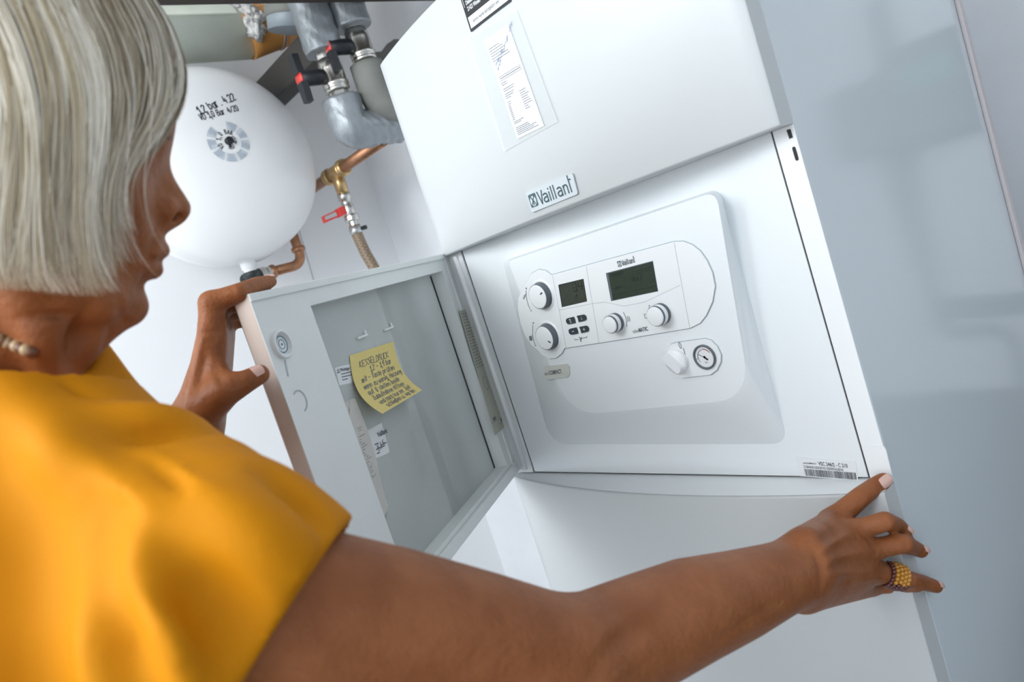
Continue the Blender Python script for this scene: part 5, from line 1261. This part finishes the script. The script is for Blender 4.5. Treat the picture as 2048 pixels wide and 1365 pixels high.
# ------------------------------------------------------------------ hair: a pale bob
GD = [[(255,-70,4),(332,35,10),(356,130,22),(338,222,36),(300,285,50),(250,325,60),(222,385,66),(220,445,68)],
 [(205,-85,18),(290,25,40),(316,130,52),(300,222,60),(255,300,68),(222,380,72),(228,462,70),(243,522,66)],
 [(120,-95,28),(218,35,62),(252,160,74),(238,270,80),(210,370,82),(205,460,78),(216,520,73),(222,548,68)],
 [(40,-95,28),(132,40,70),(172,170,84),(168,300,90),(155,420,90),(157,510,85),(163,560,78),(168,590,72)],
 [(-40,-95,26),(40,40,72),(82,180,88),(88,320,94),(84,440,92),(86,520,86),(92,560,80),(100,585,74)],
 [(-130,-85,22),(-50,60,70),(0,200,86),(12,330,90),(8,450,88),(10,525,82),(14,560,75),(22,580,70)],
 [(-240,-60,8),(-170,80,50),(-120,220,68),(-100,360,70),(-95,470,68),(-92,530,64),(-88,565,58),(-82,585,54)],
 [(-330,-20,4),(-300,100,5),(-265,240,6),(-235,380,6),(-212,480,6),(-204,530,6),(-198,560,5),(-190,585,4)]]
GL = np.array([[((hp(x, y, s)-HO)@HF, (hp(x, y, s)-HO)@HU, s*mm) for x, y, s in g] for g in GD])     # local f,u,s
skc = np.array([(hm(62, 185)-HO)@HF, (hm(62, 185)-HO)@HU, 0.0]); skr = np.array([0.086, 0.092, 0.064])
def outside(P, m=1.11):      # keep hair outside the skull
    q = (P-skc)/skr; k = np.linalg.norm(q, axis=-1, keepdims=True); return np.where(k < m, skc+q/np.maximum(k, 1e-6)*m*skr, P)
crown = []
for g in GL:      # every lock starts on the parting along the top of the head
    f_ = np.clip(g[0][0], skc[0]-0.074, skc[0]+0.070); crown.append([f_, skc[1]+skr[1]*1.10*math.sqrt(1-((f_-skc[0])/(skr[0]*1.1))**2), -0.001])
GL = np.concatenate([np.array(crown)[:, None, :], GL], 1)
def cr(P, t):     # Catmull-Rom along axis 0 for an array of parameters
    n = len(P); i = np.clip(t.astype(int), 0, n-2); f = (t-i)[:, None]
    p0, p1, p2, p3 = P[np.maximum(i-1, 0)], P[i], P[i+1], P[np.minimum(i+2, n-1)]
    return 0.5*((2*p1)+(-p0+p2)*f+(2*p0-5*p1+4*p2-p3)*f*f+(-p0+3*p1-3*p2+p3)*f**3)
NSG = 27; tt = np.linspace(0, 8, NSG)
GS = np.stack([cr(g, tt) for g in GL]); GS[:, :15] = outside(GS[:, :15])                    # guides resampled: 8 x NSG x 3
def strand(a):
    sh = GS.shape; return cr(GS.reshape(8, -1), np.array([a]))[0].reshape(NSG, 3)
rs = np.random.RandomState(12)
HV, HFc, HT = [], [], []
def put(Lp, w, tint):
    P = HO+Lp[:, :1]*HF+Lp[:, 1:2]*HU+Lp[:, 2:3]*HS
    T = np.gradient(P, axis=0); T /= np.linalg.norm(T, axis=1)[:, None]+1e-9
    Nn = P-(HO+HF*(-0.045)+HU*0.03); Nn /= np.linalg.norm(Nn, axis=1)[:, None]
    Sd = np.cross(T, Nn); Sd /= np.linalg.norm(Sd, axis=1)[:, None]+1e-9
    ww = w*np.clip(np.linspace(1.6, 0.0, NSG), 0.08, 1)[:, None]
    o = sum(len(q) for q in HV); HV.append(np.concatenate([P-Sd*ww, P+Nn*ww*0.5, P+Sd*ww]))
    i = np.arange(NSG-1)+o
    HFc.append(np.stack([i, i+1, i+1+NSG, i+NSG], 1)); HFc.append(np.stack([i+NSG, i+NSG+1, i+1+2*NSG, i+2*NSG], 1)); HT.append(np.full(3*NSG, tint))
clump = [(rs.uniform(0, 7), rs.uniform(-1, 1), rs.uniform(-1, 1), rs.uniform(0, 1), rs.uniform(0.80, 1.07)) for _ in range(110)]
for k in range(7400):
    near = k < 5200
    c = clump[rs.randint(110)]; a = np.clip(c[0]+rs.normal(0, 0.075), 0, 7) if rs.rand() < 0.86 else rs.uniform(0, 7)
    L = strand(a).copy(); u = np.linspace(0, 1, NSG)
    inn = rs.uniform(0, 1)**1.5*0.010
    L[:, 2] -= inn+(c[2]*0.008)*u; L[:, 0] += (c[1]*0.011+rs.normal(0, 0.003))*u**1.5+0.0025*np.sin(u*(5+3*c[3])+c[3]*6)*u
    ln = min(1.06, c[4]*rs.uniform(0.80, 1.10))       # uneven tips
    L = cr(L, np.clip(np.linspace(0, (NSG-1)*ln, NSG), 0, NSG-1.001))
    if rs.rand() < 0.05: L[:, 0] += rs.normal(0, 0.010)*u**2; L[:, 2] += abs(rs.normal(0, 0.007))*u**2
    L[:14] = outside(L[:14], 1.09)
    if not near:
        if a < 3.3: L = cr(L, np.linspace(0, (NSG-1)*(0.22+0.06*a), NSG))
        L[:, 2] *= -1
    put(L, rs.uniform(0.00022, 0.00055), np.clip(0.55+0.50*(c[3]-0.5)*2+rs.normal(0, 0.15), 0, 1))
for sg in (1, -1):      # the dense underlayer
    G2 = np.stack([strand(a) for a in np.linspace(0.15 if sg > 0 else 3.3, 7, 40)])[:, :21]; G2 = G2.copy(); G2[..., 2] = np.maximum(G2[..., 2]-0.008, -0.002)*sg
    cen_ = np.array([-0.045, 0.03, 0]); G2[..., :2] = cen_[:2]+(G2[..., :2]-cen_[:2])*0.985; G2[:, :14] = outside(G2[:, :14], 1.06)
    P = HO+G2[..., :1]*HF+G2[..., 1:2]*HU+G2[..., 2:3]*HS
    o = sum(len(q) for q in HV); n1, n2 = P.shape[:2]; HV.append(P.reshape(-1, 3)); idx = np.arange(n1*n2).reshape(n1, n2)+o
    HFc.append(np.stack([idx[:-1, :-1], idx[1:, :-1], idx[1:, 1:], idx[:-1, 1:]], -1).reshape(-1, 4)); HT.append(np.full(n1*n2, 0.32))
HVa = np.concatenate(HV); HFa = np.concatenate(HFc).astype(np.int32); HTa = np.concatenate(HT)
hme = bpy.data.meshes.new('hair'); hme.vertices.add(len(HVa)); hme.vertices.foreach_set('co', HVa.ravel()); hme.loops.add(HFa.size); hme.loops.foreach_set('vertex_index', HFa.ravel()); hme.polygons.add(len(HFa)); hme.polygons.foreach_set('loop_start', np.arange(0, HFa.size, 4, dtype=np.int32)); hme.polygons.foreach_set('use_smooth', np.ones(len(HFa), bool)); hme.update(calc_edges=True)
at_ = hme.attributes.new('tint', 'FLOAT', 'POINT'); at_.data.foreach_set('value', HTa.astype(np.float32))
hmat = mat('pale_hair', (0.5,0.45,0.36), 0.42, spec=0.5); nt = hmat.node_tree; an = nt.nodes.new('ShaderNodeAttribute'); an.attribute_name = 'tint'
rp_ = nt.nodes.new('ShaderNodeValToRGB'); rp_.color_ramp.elements[0].color = (0.21,0.15,0.085,1); rp_.color_ramp.elements[1].color = (0.88,0.83,0.72,1); e_ = rp_.color_ramp.elements.new(0.5); e_.color = (0.55,0.46,0.31,1)
nt.links.new(an.outputs['Fac'], rp_.inputs[0]); nt.links.new(rp_.outputs[0], nt.nodes['Principled BSDF'].inputs['Base Color'])
hme.materials.append(hmat)
hair = link(bpy.data.objects.new('hair', hme), person); tag(hair, 'straight pale blonde bob', None, None, 'stuff')
